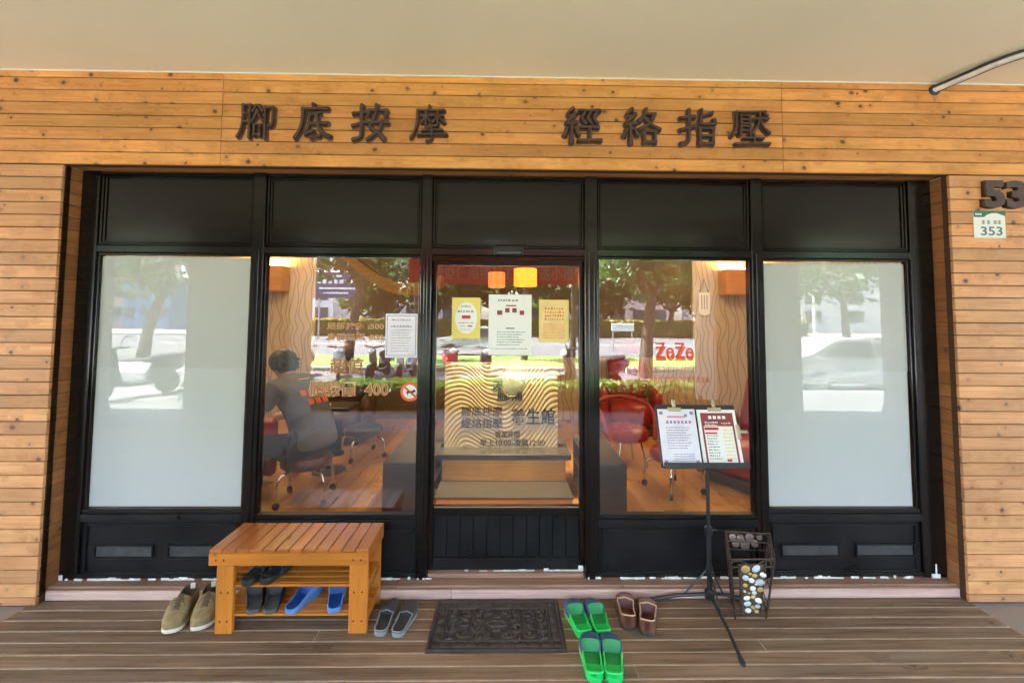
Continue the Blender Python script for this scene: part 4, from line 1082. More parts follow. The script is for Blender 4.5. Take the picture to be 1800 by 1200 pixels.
SPOT = [(-15, 'leftmost'), (-8.5, 'second'), (-2.5, 'third'), (3.5, 'fourth'), (9.5, 'fifth'), (16, 'sixth'), (23, 'rightmost')]
for k, (x, w_) in enumerate(SPOT):
    make_tree('dense far tree across the road, %s in the row' % w_, x + 1.0, -44 + (k % 2) * 2, 8.5 + (k % 3), 4.3, 'leaf_dark', .3, 2600, .42, .4, 20 + k, group='trees across the road', clear=.25)
def palm(label, x, y, h, seed):
    rnd = random.Random(seed); t_ = thing('palm_tree', label, 'palm tree', (x, y, RZ), 'palm trees across the verge')
    MB().tube([(x, y, RZ), (x + .1, y, RZ + h * .5), (x + .05, y, RZ + h)], [.16, .12, .10], 9).build('trunk', 'bark', t_, 50)
    q = MB(); top = Vector((x + .05, y, RZ + h))
    for k in range(22):
        a = k * 2.399; el = rnd.uniform(-.3, 1.1); d = Vector((math.cos(a) * math.cos(el), math.sin(a) * math.cos(el), math.sin(el))); s = d.cross(Vector((0, 0, 1))).normalized()
        pts = [top + d * (1.5 * j / 8) - Vector((0, 0, .75 * (j / 8) ** 2)) for j in range(9)]
        for j in range(8):
            for sg in (-1, 1):
                c = pts[j]; e = c + s * sg * .32 * math.sin((j + 1) / 9 * math.pi) + d * .16 - Vector((0, 0, .08)); q.add([c, pts[j + 1], e], [(0, 1, 2)])
    q.build('crown', 'leaf_dark', t_)
palm('short palm seen reflected beside the banner in the left window', -3.7, -15, 3.9, 5)
palm('short palm seen reflected at the door head', .8, -15.5, 4.3, 6)
palm('short palm seen reflected at the left of the right window', 2.9, -16, 4.2, 7)
# hedges: leafy boxes
def hedge(label, x0, x1, y0, y1, z0, z1, m, n, leaf, seed):
    rnd = random.Random(seed); t_ = thing('hedge', label, 'hedge', ((x0 + x1) / 2, (y0 + y1) / 2, z0))
    MB().box(x0 + .08, x1 - .08, y0 + .08, y1 - .08, z0, z1 - .10, .03).build('core', 'leaf_dark', t_)
    q = MB()
    for k in range(n):
        f = rnd.random(); xq = rnd.uniform(x0, x1); pos = Vector((xq, rnd.uniform(y0, y1), z1 - rnd.random() ** 2 * .15 + .09 * noise.noise(Vector((xq * 1.3, 0, seed))))) if f < .6 else Vector((rnd.uniform(x0, x1), y1 - rnd.random() * .1, rnd.uniform(z0, z1)))
        a = Vector((rnd.gauss(0, 1), rnd.gauss(0, 1), rnd.gauss(0, 1))).normalized(); b = a.orthogonal().normalized(); s = leaf * rnd.uniform(.6, 1.3)
        q.add([pos - a * s, pos - b * s * .5, pos + a * s, pos + b * s * .5], [(0, 1, 2, 3)])
    q.build('foliage', m, t_)
hedge('low bright green hedge along the kerb', -5.7, 5.3, -5.75, -4.98, -.012, .42, 'leaf_hedge', 9000, .05, 8)
hedge('yellow flowering hedge across the road', -20, 30, -40.6, -39.4, RZ + .1, 1.35, 'leaf_yellow', 6000, .16, 9)

# buildings beyond
def building(label, x0, x1, y, h, m, cols, rws, ww, wh):
    t_ = thing('far_building', label, 'building', ((x0 + x1) / 2, y, RZ))
    MB().box(x0, x1, y - 8, y, RZ, h, .05).build('wall', m, t_)
    MB().box(x0 - .2, x1 + .2, y - 8.2, y + .2, h + .001, h + .5, .05).build('parapet', 'wall_pale', t_)
    me = MB().box(-ww / 2, ww / 2, 0, .12, 0, wh, .02).mesh('window', 'far_window')
    for i in range(cols):
        for j in range(rws):
            obj_of('window', me, t_, (x0 + (i + .5) * (x1 - x0) / cols, y - .05, 1.2 + j * (h - 1.5) / rws))
building('blue fronted building reflected in the left frosted pane', -49.5, -43.5, -54, 6.2, 'wall_blue', 3, 2, 1.2, 1.4)
building('pale block reflected behind the left tree', -43, -24, -58, 12, 'wall_pale', 6, 4, 1.8, 1.6)
building('grey office block reflected in the left window', -19.5, -4, -58, 17, 'wall_grey', 6, 5, 1.7, 1.7)
building('pink block reflected at the top of the right window', 3, 24, -60, 16, 'wall_pink', 7, 5, 1.8, 1.6)
building('wide brown building filling the far left of the street', -85, -51, -58, 10, 'wall_pink', 8, 3, 2, 1.5)
building('low pale building reflected in the right frosted pane', 27, 62, -55, 9, 'wall_pale', 6, 3, 2.2, 1.5)
sg = thing('billboard', 'dark blue billboard on posts reflected in the left window', 'billboard', (-14.6, -36, RZ))
MB().box(-17.2, -12.6, -36.1, -36, 3.2, 5.6, .04).build('board', 'sign_navy', sg)
for x in (-16.6, -13.2): MB().tube([(x, -36.2, RZ), (x, -36.2, 5.5)], .09, 8).build('post', 'wall_grey', sg, 40)
q = MB()
for a in range(8): q.box(-16.8 + a * .5, -16.45 + a * .5, -35.995, -35.985, 4.5, 4.85)
q.box(-16.6, -13.4, -35.995, -35.985, 4.0, 4.15).box(-16.2, -14.0, -35.995, -35.985, 3.6, 3.72).box(-15.4, -14.6, -35.995, -35.985, 5.1, 5.25)
q.build('print', 'road_paint', sg)
rs = thing('road_sign', 'small white sign board across the verge reflected in the right window', 'sign', (6.7, -22, RZ))
MB().box(6.1, 7.4, -22.05, -22, .85, 1.30, .02).build('board', 'plate_white', rs)
for x in (6.2, 7.3): MB().tube([(x, -22.08, RZ), (x, -22.08, 1.25)], .03, 6).build('post', 'wall_grey', rs)
lp = thing('lamp_post', 'tall pale lamp post reflected in the right frosted pane', 'lamp post', (19.3, -24, RZ))
MB().tube([(19.3, -24, RZ), (19.3, -24, 5.6)], [.10, .06], 8).build('pole', 'wall_pale', lp, 40)
MB().tube([(19.3, -24, 5.6), (18.9, -24, 5.9), (18.1, -24, 6.0)], .04, 6).build('arm', 'wall_pale', lp, 40)
MB().box(17.6, 18.2, -24.1, -23.9, 5.93, 6.06, .03).build('lamp_head', 'wall_pale', lp)

# cars
def car(label, x, y, rz, group):
    t_ = local_thing('parked_car', label, 'car', (x, y, RZ + .001), R(rz), group)
    prof = [(-2.15, .32), (-2.2, .55), (-2.1, .82), (-1.55, .92), (-.75, 1.36), (-.2, 1.45), (.75, 1.42), (1.45, 1.02), (2.05, .95), (2.2, .7), (2.15, .32)]
    vs = []; n = len(prof)
    for yv, sc_ in ((-.86, 0), (-.80, 1), (.80, 1), (.86, 0)):
        for px, pz in prof: vs.append((px * (1 if sc_ == 0 else 1), (yv if pz < 1 else yv * .80), pz if sc_ else min(pz, pz)))
    q = MB(); fs = []
    for k in range(3):
        for i in range(n): j = (i + 1) % n; fs.append((k * n + i, k * n + j, (k + 1) * n + j, (k + 1) * n + i))
    fs += [tuple(range(n)), tuple(reversed(range(3 * n, 4 * n)))]
    q.add(vs, fs); o = q.build('body', 'car_white', t_, 30); flip_clean(o)
    for sg_ in (-1, 1):
        yv = .70 * sg_
        for poly in ([(-1.28, .98), (-.72, 1.30), (-.18, 1.38), (-.18, .98)], [(-.10, .98), (-.10, 1.38), (.70, 1.35), (1.22, .99)]):
            q = MB(); vv = [(px, (.862 if pz < 1.05 else .70) * sg_, pz) for px, pz in poly]; q.add(vv, [tuple(range(len(vv)))])
            q.build('side_window', 'car_glass', t_)
        MB().ball((-.95, .96 * sg_, .98), (.09, .08, .07), 8, 6).build('mirror', 'car_white', t_, 60)
        for wx in (-1.35, 1.35):
            w_ = MB().lathe([(.20, -.11), (.31, -.10), (.32, 0), (.31, .10), (.20, .11)], n=20, xf=Matrix.Translation((wx, .74 * sg_, .32)) @ Matrix.Rotation(R(90), 4, 'X')).build('wheel', 'tyre', t_, 40)
            MB().lathe([(.20, -.115), (.05, -.12), (.05, .12), (.20, .115)], n=14, xf=Matrix.Translation((wx, .74 * sg_, .32)) @ Matrix.Rotation(R(90), 4, 'X')).build('rim', 'chrome', w_, 40)
        MB().ball((-2.08, .6 * sg_, .70), (.10, .16, .08), 8, 6).build('headlight', 'plate_white', t_, 60)
    MB().add([(-1.50, -.66, .955), (-1.50, .66, .955), (-.80, .60, 1.345), (-.80, -.60, 1.345)], [(0, 1, 2, 3)]).build('windscreen', 'car_glass', t_)
    return t_
car('white saloon car parked by the kerb, reflected in the right frosted pane', 9.3, -9.0, 180, 'white cars in the street')
car('white car on the road reflected behind the door posters', -1.3, -19.2, 0, 'white cars in the street')
car('white car far off reflected in the left frosted pane', -17.5, -30, 0, 'white cars in the street')

# scooters in a row beyond the hedge
def scooter(label, x, y, rz, m, zg=RZ + .001):
    t_ = local_thing('parked_scooter', label, 'scooter', (x, y, zg), R(rz), 'scooters parked in the street')
    for yv in (-.58, .62):
        w_ = MB().lathe([(.15, -.05), (.23, -.045), (.24, 0), (.23, .045), (.15, .05)], n=18, xf=Matrix.Translation((0, yv, .24)) @ Matrix.Rotation(R(90), 4, 'Y')).build('wheel', 'tyre', t_, 40)
        MB().lathe([(.15, -.04), (.04, -.05), (.04, .05), (.15, .04)], n=12, xf=Matrix.Translation((0, yv, .24)) @ Matrix.Rotation(R(90), 4, 'Y')).build('rim', 'scooter_silver', w_, 40)
    MB().box(-.16, .16, -.25, .32, .24, .32, .03).build('footboard', 'scooter_black', t_)
    MB().tube([(0, -.20, .36), (0, -.42, .55), (0, -.75, .62), (0, -.98, .66)], [.10, .20, .17, .06], 10).build('rear_cowl', m, t_, 50)
    MB().tube([(0, -.12, .70), (0, -.35, .76), (0, -.62, .77), (0, -.88, .80)], [.09, .15, .14, .08], 10, flat=.45).build('seat', 'tyre', t_, 50)
    MB().tube([(0, .30, .30), (0, .42, .55), (0, .46, .82), (0, .44, .98)], [.14, .22, .20, .12], 10, flat=.5).build('front_shield', m, t_, 50)
    MB().tube([(0, .50, .55), (0, .60, .30)], [.05, .04], 8).build('fork', 'scooter_silver', t_, 40)
    MB().tube([(-.33, .34, 1.02), (-.15, .42, 1.00), (0, .44, .98), (.15, .42, 1.00), (.33, .34, 1.02)], .022, 8).build('handlebar', 'tyre', t_, 50)
    MB().ball((0, .56, .88), (.12, .06, .09), 10, 8).build('headlight', 'plate_white', t_, 60)
    for s_ in (-1, 1):
        r_ = MB().tube([(.20 * s_, .40, 1.01), (.26 * s_, .42, 1.15), (.32 * s_, .40, 1.22)], .008, 6).build('mirror_stem', 'tyre', t_, 40)
        MB().ball((.34 * s_, .40, 1.24), (.07, .02, .05), 10, 6).build('mirror', 'chrome', t_, 60)
    MB().box(-.10, .10, -1.02, -.99, .42, .55, .004).build('number_plate', 'plate_white', t_)
WS = ['leftmost', 'second', 'third', 'fourth', 'fifth', 'rightmost']
for k, (x, m_) in enumerate(((-6.3, 'scooter_black'), (-5.2, 'scooter_silver'), (-4.0, 'scooter_black'), (-3.1, 'scooter_silver'), (-1.75, 'scooter_red'), (-.6, 'scooter_black'))):
    scooter('%s scooter, %s in the row beyond the hedge' % ({'scooter_black': 'black', 'scooter_silver': 'silver', 'scooter_red': 'red'}[m_], WS[k]), x, -11.2 + .2 * (k % 2), random.uniform(-25, 25), m_)
scooter('black scooter by the kerb, reflected low in the left frosted pane', -7.35, -6.1, 20, 'scooter_black', -.011)
scooter('black scooter parked near the arcade, reflected low in the door glass', 1.75, -6.35, 70, 'scooter_black', -.011)

# ------------------------------------------------------------------ inside the shop
wallpaper_mat('wave_paper', (.56, .46, .33), (.14, .085, .05))
mat('inner_paint', (.55, .47, .36), rough=.8)
mat('inner_brown', (.15, .095, .06), rough=.7, var=.15, vscale=2)
mat('inner_dark', (.10, .07, .055), rough=.6)
mat('ceiling_inner', (.62, .52, .38), rough=.8)
mat('cabinet_dark', (.045, .035, .032), rough=.35)
mat('cabinet_top', (.075, .07, .065), rough=.25)
mat('vinyl_red', (.30, .012, .012), rough=.35)
mat('vinyl_brown', (.085, .032, .022), rough=.4)
mat('seat_brown', (.10, .035, .03), rough=.4)
mat('shirt_grey', (.12, .115, .12), rough=.9, var=.12, vscale=12)
mat('trouser_black', (.012, .012, .014), rough=.9)
mat('skin', (.50, .28, .19), rough=.5)
mat('hair_black', (.010, .009, .009), rough=.5)
mat('print_orange', (.62, .13, .04), rough=.7)
mat('towel_pink', (.62, .26, .25), rough=.95, var=.15, vscale=18, bump=.5, bscale=60)
mat('slipper_pink', (.60, .10, .26), rough=.6)
mat('slipper_orange', (.60, .25, .12), rough=.6)
mat('cream_board', (.64, .50, .31), rough=.45, var=.12, vscale=5)
mat('groove_brown', (.40, .26, .12), rough=.6)
mat('board_disc', (.66, .62, .48), rough=.5, var=.15, vscale=16)
mat('ink_indigo', (.03, .03, .09), rough=.5)
mat('ink_brown', (.07, .045, .025), rough=.5)
mat('lamp_orange', (.9, .3, .03), rough=.5, emit=(1., .17, .010), estr=.13)
mat('lamp_red', (.9, .2, .05), rough=.5, emit=(1., .11, .02), estr=.09)
mat('lamp_warm', (.9, .8, .6), rough=.5, emit=(1., .70, .38), estr=.8)
mat('lamp_cove', (.9, .8, .5), rough=.5, emit=(1., .62, .20), estr=3.0)
mat('glass_grey', (.30, .28, .26), rough=.2)
FZ = .09; IX0, IX1, IYB, IZC = -3.78, 3.78, 3.96, 2.78
struct(MB().box(IX0, IX1, .126, IYB, -.05, FZ - .012).build('shop_floor', 'groove_dark'))
fl = bpy.data.objects['shop_floor']; ORG[fl] = Vector()
k = 0; x = IX0
me = MB().box(0, .1475, 0, IYB - .127, -.011, 0, .0012).mesh('plank', 'shop_floor_wood')
while x < IX1 - .1:
    obj_of('plank', me, fl, (x, .1265, FZ)); x += .149
struct(MB().box(IX0 - .1, IX1 + .1, IYB, IYB + .1, -.05, 3.05).build('shop_wall_back', 'inner_brown'))
for a, b, z1, w_ in ((IX0 + .001, -2.86, IZC - .002, 'left end'), (2.86, IX1 - .001, IZC - .002, 'right end'), (.35, 2.858, 1.02, 'low middle')):
    tag(MB().box(a, b, IYB - .06, IYB - .001, FZ + .001, z1, .004).build('wallpaper_panel', 'wave_paper'), 'cream wall panel with dark wavy lines, %s of the back wall' % w_, 'wall panel', 'wavy wall panels inside')
struct(MB().box(IX0 - .1, IX0, -.06, IYB - .002, -.05, 3.05).build('shop_wall_left', 'wave_paper'))
struct(MB().box(IX1, IX1 + .1, -.06, IYB - .002, -.05, 3.05).build('shop_wall_right', 'wave_paper'))
struct(MB().box(IX0 + .002, IX1 - .002, .13, IYB - .002, IZC, IZC + .25).build('shop_ceiling', 'ceiling_inner'))
for nm, a, b in (('shop_wall_front_left', IX0 + .002, XL - .022), ('shop_wall_front_right', XR + .022, IX1 - .002)):
    struct(MB().box(a, b, -.045, .12, -.04, 3.04).build(nm, 'inner_paint'))
struct(MB().box(IX0 + .002, IX1 - .002, .0, .118, HB + .052, 3.04).build('shop_wall_front_top', 'inner_paint'))
# ceiling panels that light the room, wall boxes with a lit cove
for k, (x, y) in enumerate(((-2.6, 1.0), (-2.6, 2.8), (0.0, .60), (2.6, 1.0), (2.6, 2.8))):
    t_ = thing('ceiling_light', 'warm lit ceiling panel inside, %s' % ('front left', 'back left', 'over the entry', 'front right', 'back right')[k], 'ceiling light', (x, y, IZC), 'warm ceiling panels inside')
    MB().box(x - .32, x + .32, y - .32, y + .32, IZC - .04, IZC - .001, .004).build('frame', 'inner_paint', t_)
    MB().box(x - .29, x + .29, y - .29, y + .29, IZC - .046, IZC - .0405).build('diffuser', 'lamp_warm', t_)
for s_, w_ in ((-1, 'left'), (1, 'right')):
    x = s_ * 3.46
    t_ = thing('wall_lamp', 'wooden box lamp glowing upward on the %s of the back wall' % w_, 'wall lamp', (x, 3.8, 2.0), 'box lamps on the back wall')
    MB().box(x - .20, x + .20, 3.66, IYB - .062, 1.98, 2.36, .006).build('box', 'tread_wood', t_)
    MB().box(x - .17, x + .17, 3.68, IYB - .08, 2.361, 2.368).build('glow', 'lamp_cove', t_)
for k, (x, y, r, m_, lab) in enumerate(((.235, 2.4, .135, 'lamp_orange', 'bright orange drum pendant lamp seen through the door'), (-.12, 3.3, .115, 'lamp_red', 'smaller red orange pendant lamp behind the orange one'))):
    t_ = thing('pendant_lamp', lab, 'pendant lamp', (x, y, IZC), 'pendant lamps behind the door')
    zb = 1.985 if k == 0 else 2.03
    MB().lathe([(r * .92, zb), (r, zb + .005), (r, zb + .205), (r * .92, zb + .21)], (x, y, 0), 24).build('shade', m_, t_, 40)
    MB().tube([(x, y, zb + .205), (x, y, IZC)], .005, 6).build('cord', 'cable_black', t_)
    MB().lathe([(.05, IZC - .03), (.05, IZC - .001)], (x, y, 0), 12).build('canopy', 'cabinet_dark', t_, 40)
# curved hanging valance
t_ = thing('curved_valance', 'curved wooden ceiling valance sweeping across the left window', 'valance', (-1.5, 2.8, 1.8))
cv = bez([(-2.20, 2.8, 2.46), (-1.98, 2.8, 2.30), (-1.78, 2.8, 2.13), (-1.56, 2.8, 1.98), (-1.33, 2.8, 1.90), (-1.06, 2.8, 1.90), (-.8, 2.8, 1.99)], 8)
q = MB(); n = len(cv)
for v in cv: q.v += [(v.x, 2.70, v.z), (v.x, 2.70, v.z + .15), (v.x, 2.95, v.z + .15), (v.x, 2.95, v.z)]
for i in range(n - 1):
    for k in range(4): q.f.append((i * 4 + k, (i + 1) * 4 + k, (i + 1) * 4 + (k + 1) % 4, i * 4 + (k + 1) % 4))
q.f += [(0, 1, 2, 3), tuple((n - 1) * 4 + k for k in (3, 2, 1, 0))]
o = q.build('beam', 'tread_wood', t_); flip_clean(o)
for i in (6, 22, 40): MB().tube([(cv[i].x, 2.82, cv[i].z + .15), (cv[i].x, 2.82, IZC)], .008, 6).build('hanger', 'cabinet_dark', t_)

# carved welcome board on a stepped wooden base, straight behind the door
sp = thing('display_steps', 'two tier wooden display steps behind the door glass', 'steps', (0, 1.2, FZ))
MB().box(-.53, .53, .80, 1.125, FZ + .001, .205, .003).build('lower_riser', 'riser_wood', sp)
MB().box(-.545, .545, .785, 1.125, .2055, .228, .004).build('lower_tread', 'cabinet_top', sp)
MB().box(-.53, .53, 1.127, 1.62, FZ + .001, .405, .003).build('upper_riser', 'riser_wood', sp)
MB().box(-.575, .575, 1.105, 1.66, .4055, .455, .004).build('upper_tread', 'cabinet_top', sp)
cb = thing('carved_board', 'pale carved board with flowing ripples and shop hours behind the door', 'board', (-.03, 1.32, .456))
BXa, BXb, BZa, BZb = -.538, .481, .456, 1.211
def rip(u, v):
    x = u * 1.02; z = v * .755
    nn = noise.noise(Vector((x * 2.1, z * 2.6, 3.))) * .9 + .35 * noise.noise(Vector((x * 4.5, z * 5., 7.)))
    nn = noise.noise(Vector((x * 2.6, z * .9, 3.))) * .9 + .25 * noise.noise(Vector((x * 6, z * 1.6, 7.)))
    ph = 112 * (z * .66 - .085 * math.sin(x * 6.4 + .4 + z * 1.2) - .13 * nn - .22 * x)
    return ph
q = MB().grid(300, 230, lambda u, v: (BXa + u * (BXb - BXa), 1.3055 - .0075 * (abs(math.sin(rip(u, v))) ** .55), BZa + v * (BZb - BZa)))
q.build('rippled_face', 'cream_board', cb, 60)
MB().box(BXa, BXb, 1.3035, 1.335, BZa, BZb, .002).build('back_plate', 'groove_brown', cb)
px = lambda v: BXa + (v - 783) * .005173
pz = lambda v: BZb - (v - 637) * .005054
ty = 1.2965
MB().ball((px(903), 1.297, pz(664)), (.105, .012, .165), 24, 14, xf=Matrix.Rotation(R(12), 3, 'Y')).build('oval_plaque', 'board_disc', cb, 80)
MB().tube([Vector((px(903), 1.2955, pz(664))) + Matrix.Rotation(R(12), 3, 'Y') @ Vector((.108 * math.cos(k / 28 * 6.2832), 0, .168 * math.sin(k / 28 * 6.2832))) for k in range(6, 24)], .006, 6).build('plaque_rim', 'groove_brown', cb, 60)
for body, a, b, c, d, m_ in (('木', 866, 890, 688, 663, 'ink_indigo'), ('腳桶', 874, 918, 704, 688, 'ink_indigo'), ('腳底按摩', 812, 884, 731, 714, 'ink_brown'), ('經絡指壓', 812, 884, 752, 735, 'ink_brown'), ('養生館', 898, 975, 746, 717, 'ink_dark'), ('營業時間', 871, 914, 769, 757, 'ink_brown'), ('早上10:00-凌晨12:00', 845, 958, 784, 771, 'ink_brown')):
    text('lettering', body, px(a), px(b), pz(c), pz(d), ty, cb, depth=.004, offset=.010, m=m_)
# downlight over the board
dl = thing('downlight', 'small warm downlight above the carved board', 'downlight', (-.03, 1.12, IZC))
MB().lathe([(.06, IZC - .05), (.065, IZC - .045), (.065, IZC - .001)], (-.03, 1.12, 0), 16).build('housing', 'inner_paint', dl, 40)
sl = bpy.data.lights.new('downlight_lamp', 'SPOT'); sl.energy = 20; sl.color = (1, .76, .36); sl.spot_size = R(56); sl.spot_blend = .6; sl.shadow_soft_size = .05
so = bpy.data.objects.new('lamp', sl); COL.objects.link(so); so.parent = dl; so.location = (0, 0, -.06); so.rotation_euler = (R(8), 0, 0)

# shoe racks on both sides of the entry
def rack(label, x0, x1, y0, y1, h, mats):
    t_ = thing('shoe_rack', label, 'shoe rack', ((x0 + x1) / 2, y0, FZ), 'low dark racks flanking the entry')
    z = FZ + .001
    MB().box(x0, x1, y0, y1, h, h + .025, .003).build('top', 'cabinet_top', t_)
    for y in (y0, (y0 + y1) / 2, y1 - .02): MB().box(x0, x1, y, y + .02, z, h - .0005, .002).build('upright', 'cabinet_dark', t_)
    for zz in (z, z + (h - z) * .5): MB().box(x0 + .002, x1 - .002, y0 + .0205, y1 - .0205, zz + .001, zz + .018, .002).build('shelf', 'cabinet_dark', t_)
    return t_
rack('low dark shoe rack left of the entry inside', -.94, -.56, .78, 1.75, .47, None)
rack('low dark shoe rack right of the entry inside', .66, .95, .74, 1.55, .47, None)
WHERE = {(-1, 0): 'lower left', (-1, 1): 'upper left', (1, 0): 'lower right', (1, 1): 'upper right'}
for s_ in (-1, 1):
    for j, zz in enumerate((FZ + .021, .30)):
        for k, y in enumerate((.86, 1.02)):
            m_ = ('slipper_pink' if s_ < 0 else 'slipper_orange') if (k + j) % 2 else ('slipper_orange' if s_ < 0 else 'cabinet_dark')
            shoe('house_slipper', 'house slipper on the %s shelf inside the entry, %s one' % (WHERE[s_, j], 'front' if k == 0 else 'rear'), 'house slippers in the entry racks', (s_ * .78 + (.0 if s_ < 0 else .02), y, zz), 90 * -s_ + 4, L=.23, W=.088, H=.065, band=(.55, .9), sole_h=.016, m_up=m_, m_sole=m_, m_in=m_, cat='slipper')
for j in range(4):
    shoe('house_slipper', 'orange house slipper beside the display steps, %s of the four' % ('front left', 'rear left', 'front right', 'rear right')[j], 'house slippers by the display steps', ((-.62, -.62, .61, .61)[j] * 1.0, (.62, .70, .50, .62)[j], FZ + .0008), (80, 85, -80, -95)[j], L=.22, W=.085, H=.06, band=(.5, .9), sole_h=.016, m_up='slipper_orange', m_sole='slipper_orange', m_in='slipper_pink', cat='slipper')
for o in list(bpy.data.objects):
    if o.type == 'MESH' and o.name.split('.')[0] in ('upper', 'lining', 'sole') and o.parent and o.parent.name.startswith('house'): flip_clean(o)

# stools on castors
def stool(label, x, y, rz, m_seat, h=.40, r=.20):
    t_ = local_thing('castor_stool', label, 'stool', (x, y, FZ + .001), R(rz), 'round stools on castors')
    MB().lathe([(r * .9, h - .09), (r, h - .075), (r * 1.02, h - .03), (r * .92, h), (r * .5, h + .008), (.01, h + .01)], (0, 0, 0), 24).build('seat', m_seat, t_, 50)
    for k in range(4):
        a = math.pi / 4 + k * math.pi / 2; d = Vector((math.cos(a), math.sin(a), 0))
        lg = MB().tube(bez([d * .05 + Vector((0, 0, h - .10)), d * r * .8 + Vector((0, 0, h - .105)), d * (r + .03) + Vector((0, 0, h - .14)), d * (r + .05) + Vector((0, 0, h - .24)), d * (r + .05) + Vector((0, 0, .06))], 5), .012, 10).build('leg', 'chrome', t_, 60)
        p_ = d * (r + .05)
        MB().lathe([(.012, -.012), (.026, -.011), (.027, 0), (.026, .011), (.012, .012)], n=14, xf=Matrix.Translation((p_.x, p_.y, .028)) @ Matrix.Rotation(a, 4, 'Z') @ Matrix.Rotation(R(90), 4, 'X')).build('castor', 'rubber_black', lg, 40)
stool('brown castor stool under the seated person in grey', -1.66, 1.08, 10, 'seat_brown', .37, .20)
stool('black castor stool further back in the left window', -1.55, 2.20, 35, 'cabinet_dark', .33, .20)
stool('red castor stool behind the music stand', 1.52, 1.28, 20, 'vinyl_red', .36, .20)
# massage recliners
def recliner(label, x, y, rz, m_):
    t_ = local_thing('massage_chair', label, 'armchair', (x, y, FZ + .001), R(rz), 'massage armchairs along the walls')
    MB().box(-.28, .28, -.32, .30, .10, .40, .06).build('seat', m_, t_, 60)
    xf = Matrix.Translation((0, .26, .36)) @ Matrix.Rotation(R(-18), 4, 'X')
    bk = MB().box(-.28, .28, -.07, .10, 0, .62, .06, xf=xf).build('backrest', m_, t_, 60)
    MB().box(-.19, .19, -.10, .08, .63, .86, .06, xf=xf).build('headrest', m_, bk, 60)
    for s_ in (-1, 1): MB().box(.285 * s_, .40 * s_, -.34, .34, .05, .58, .045).build('armrest', m_, t_, 60)
    MB().box(-.26, .26, -.30, .28, .001, .0995, .01).build('base', 'cabinet_dark', t_)
recliner('brown massage armchair in the middle of the left window', -2.05, 2.85, 10, 'vinyl_brown')
recliner('red massage armchair at the left edge beside the seated person', -2.55, 1.25, 70, 'vinyl_red')
recliner('dark red massage armchair at the right edge of the right window', 2.32, 1.45, -60, 'vinyl_red')
recliner('dark red massage armchair by the back wall, right window', 1.72, 3.35, -12, 'vinyl_red')
# red chair with floral cushion
fc = local_thing('floral_chair', 'red chair with round arm and white flowered cushion, right window', 'chair', (1.28, 1.95, FZ + .001), R(10))
MB().lathe([(.20, .27), (.23, .29), (.23, .36), (.19, .40), (.02, .41)], (0, 0, 0), 20).build('cushion', 'vinyl_red', fc, 50)
for k in range(9):
    a = k * 2.399; r_ = .05 + .018 * k
    MB().ball((r_ * math.cos(a), r_ * math.sin(a), .405 - (.012 if r_ > .15 else .0)), (.022, .022, .006), 8, 5).build('flower', 'towel_pink', fc, 60)
MB().tube(bez([(-.24, -.18, .30), (-.29, -.05, .52), (-.26, .15, .62), (0, .26, .66), (.26, .15, .62), (.29, -.05, .52), (.24, -.18, .30)], 6), .024, 10).build('arm_hoop', 'vinyl_red', fc, 60)
for k in range(4):
    a = math.pi / 4 + k * math.pi / 2
    MB().tube([(.15 * math.cos(a), .15 * math.sin(a), .28), (.22 * math.cos(a), .22 * math.sin(a), .0)], .012, 8).build('leg', 'chrome', fc, 40)
# reception counter stub and tray
tt = thing('side_table', 'small dark table with a white paper in the left window', 'table', (-1.72, 1.75, FZ))
MB().box(-1.98, -1.50, 1.60, 1.92, .70, .74, .006).build('top', 'cabinet_dark', tt)
MB().tube([(-1.74, 1.76, FZ + .02), (-1.74, 1.76, .70)], .03, 10).build('leg', 'cabinet_dark', tt, 40)
MB().lathe([(.16, FZ + .001), (.16, FZ + .012), (.04, FZ + .03)], (-1.74, 1.76, 0), 18).build('foot', 'cabinet_dark', tt, 40)
pp = tag(MB().box(-1.86, -1.72, 1.63, 1.72, .7405, .760, .002).build('paper_stack', 'paper_white'), 'small white stack of paper on the dark side table', 'paper')
tp = MB()
tw = tag(MB().grid(26, 20, lambda u, v: (-1.02 + .34 * u + .05 * v - .02, .42 + .24 * v, FZ + .004 + .075 * math.sin(math.pi * u) ** .6 * math.sin(math.pi * v) ** .5 * (.75 + .5 * noise.noise(Vector((u * 5, v * 4, 1)))))).build('towel', 'towel_pink', None, 80), 'crumpled pink towel on the floor inside the left window', 'towel')
hs = thing('hanging_sign', 'small white hanging plaque on a cord on the back wall', 'plaque', (3.04, IYB - .07, 1.7))
MB().prism([(2.95, 1.70), (3.035, 1.66), (3.12, 1.70), (3.12, 2.02), (2.95, 2.02)], IYB - .082, IYB - .068).build('plaque', 'paper_white', hs)
MB().tube([(2.97, IYB - .074, 2.02), (3.035, IYB - .074, 2.22), (3.10, IYB - .074, 2.02)], .006, 6).build('cord', 'cable_black', hs)
q = MB()
for k in range(3): q.box(2.985 + k * .04, 3.0 + k * .04, IYB - .0845, IYB - .0825, 1.76, 1.98)
q.build('marks', 'ink_grey', hs)

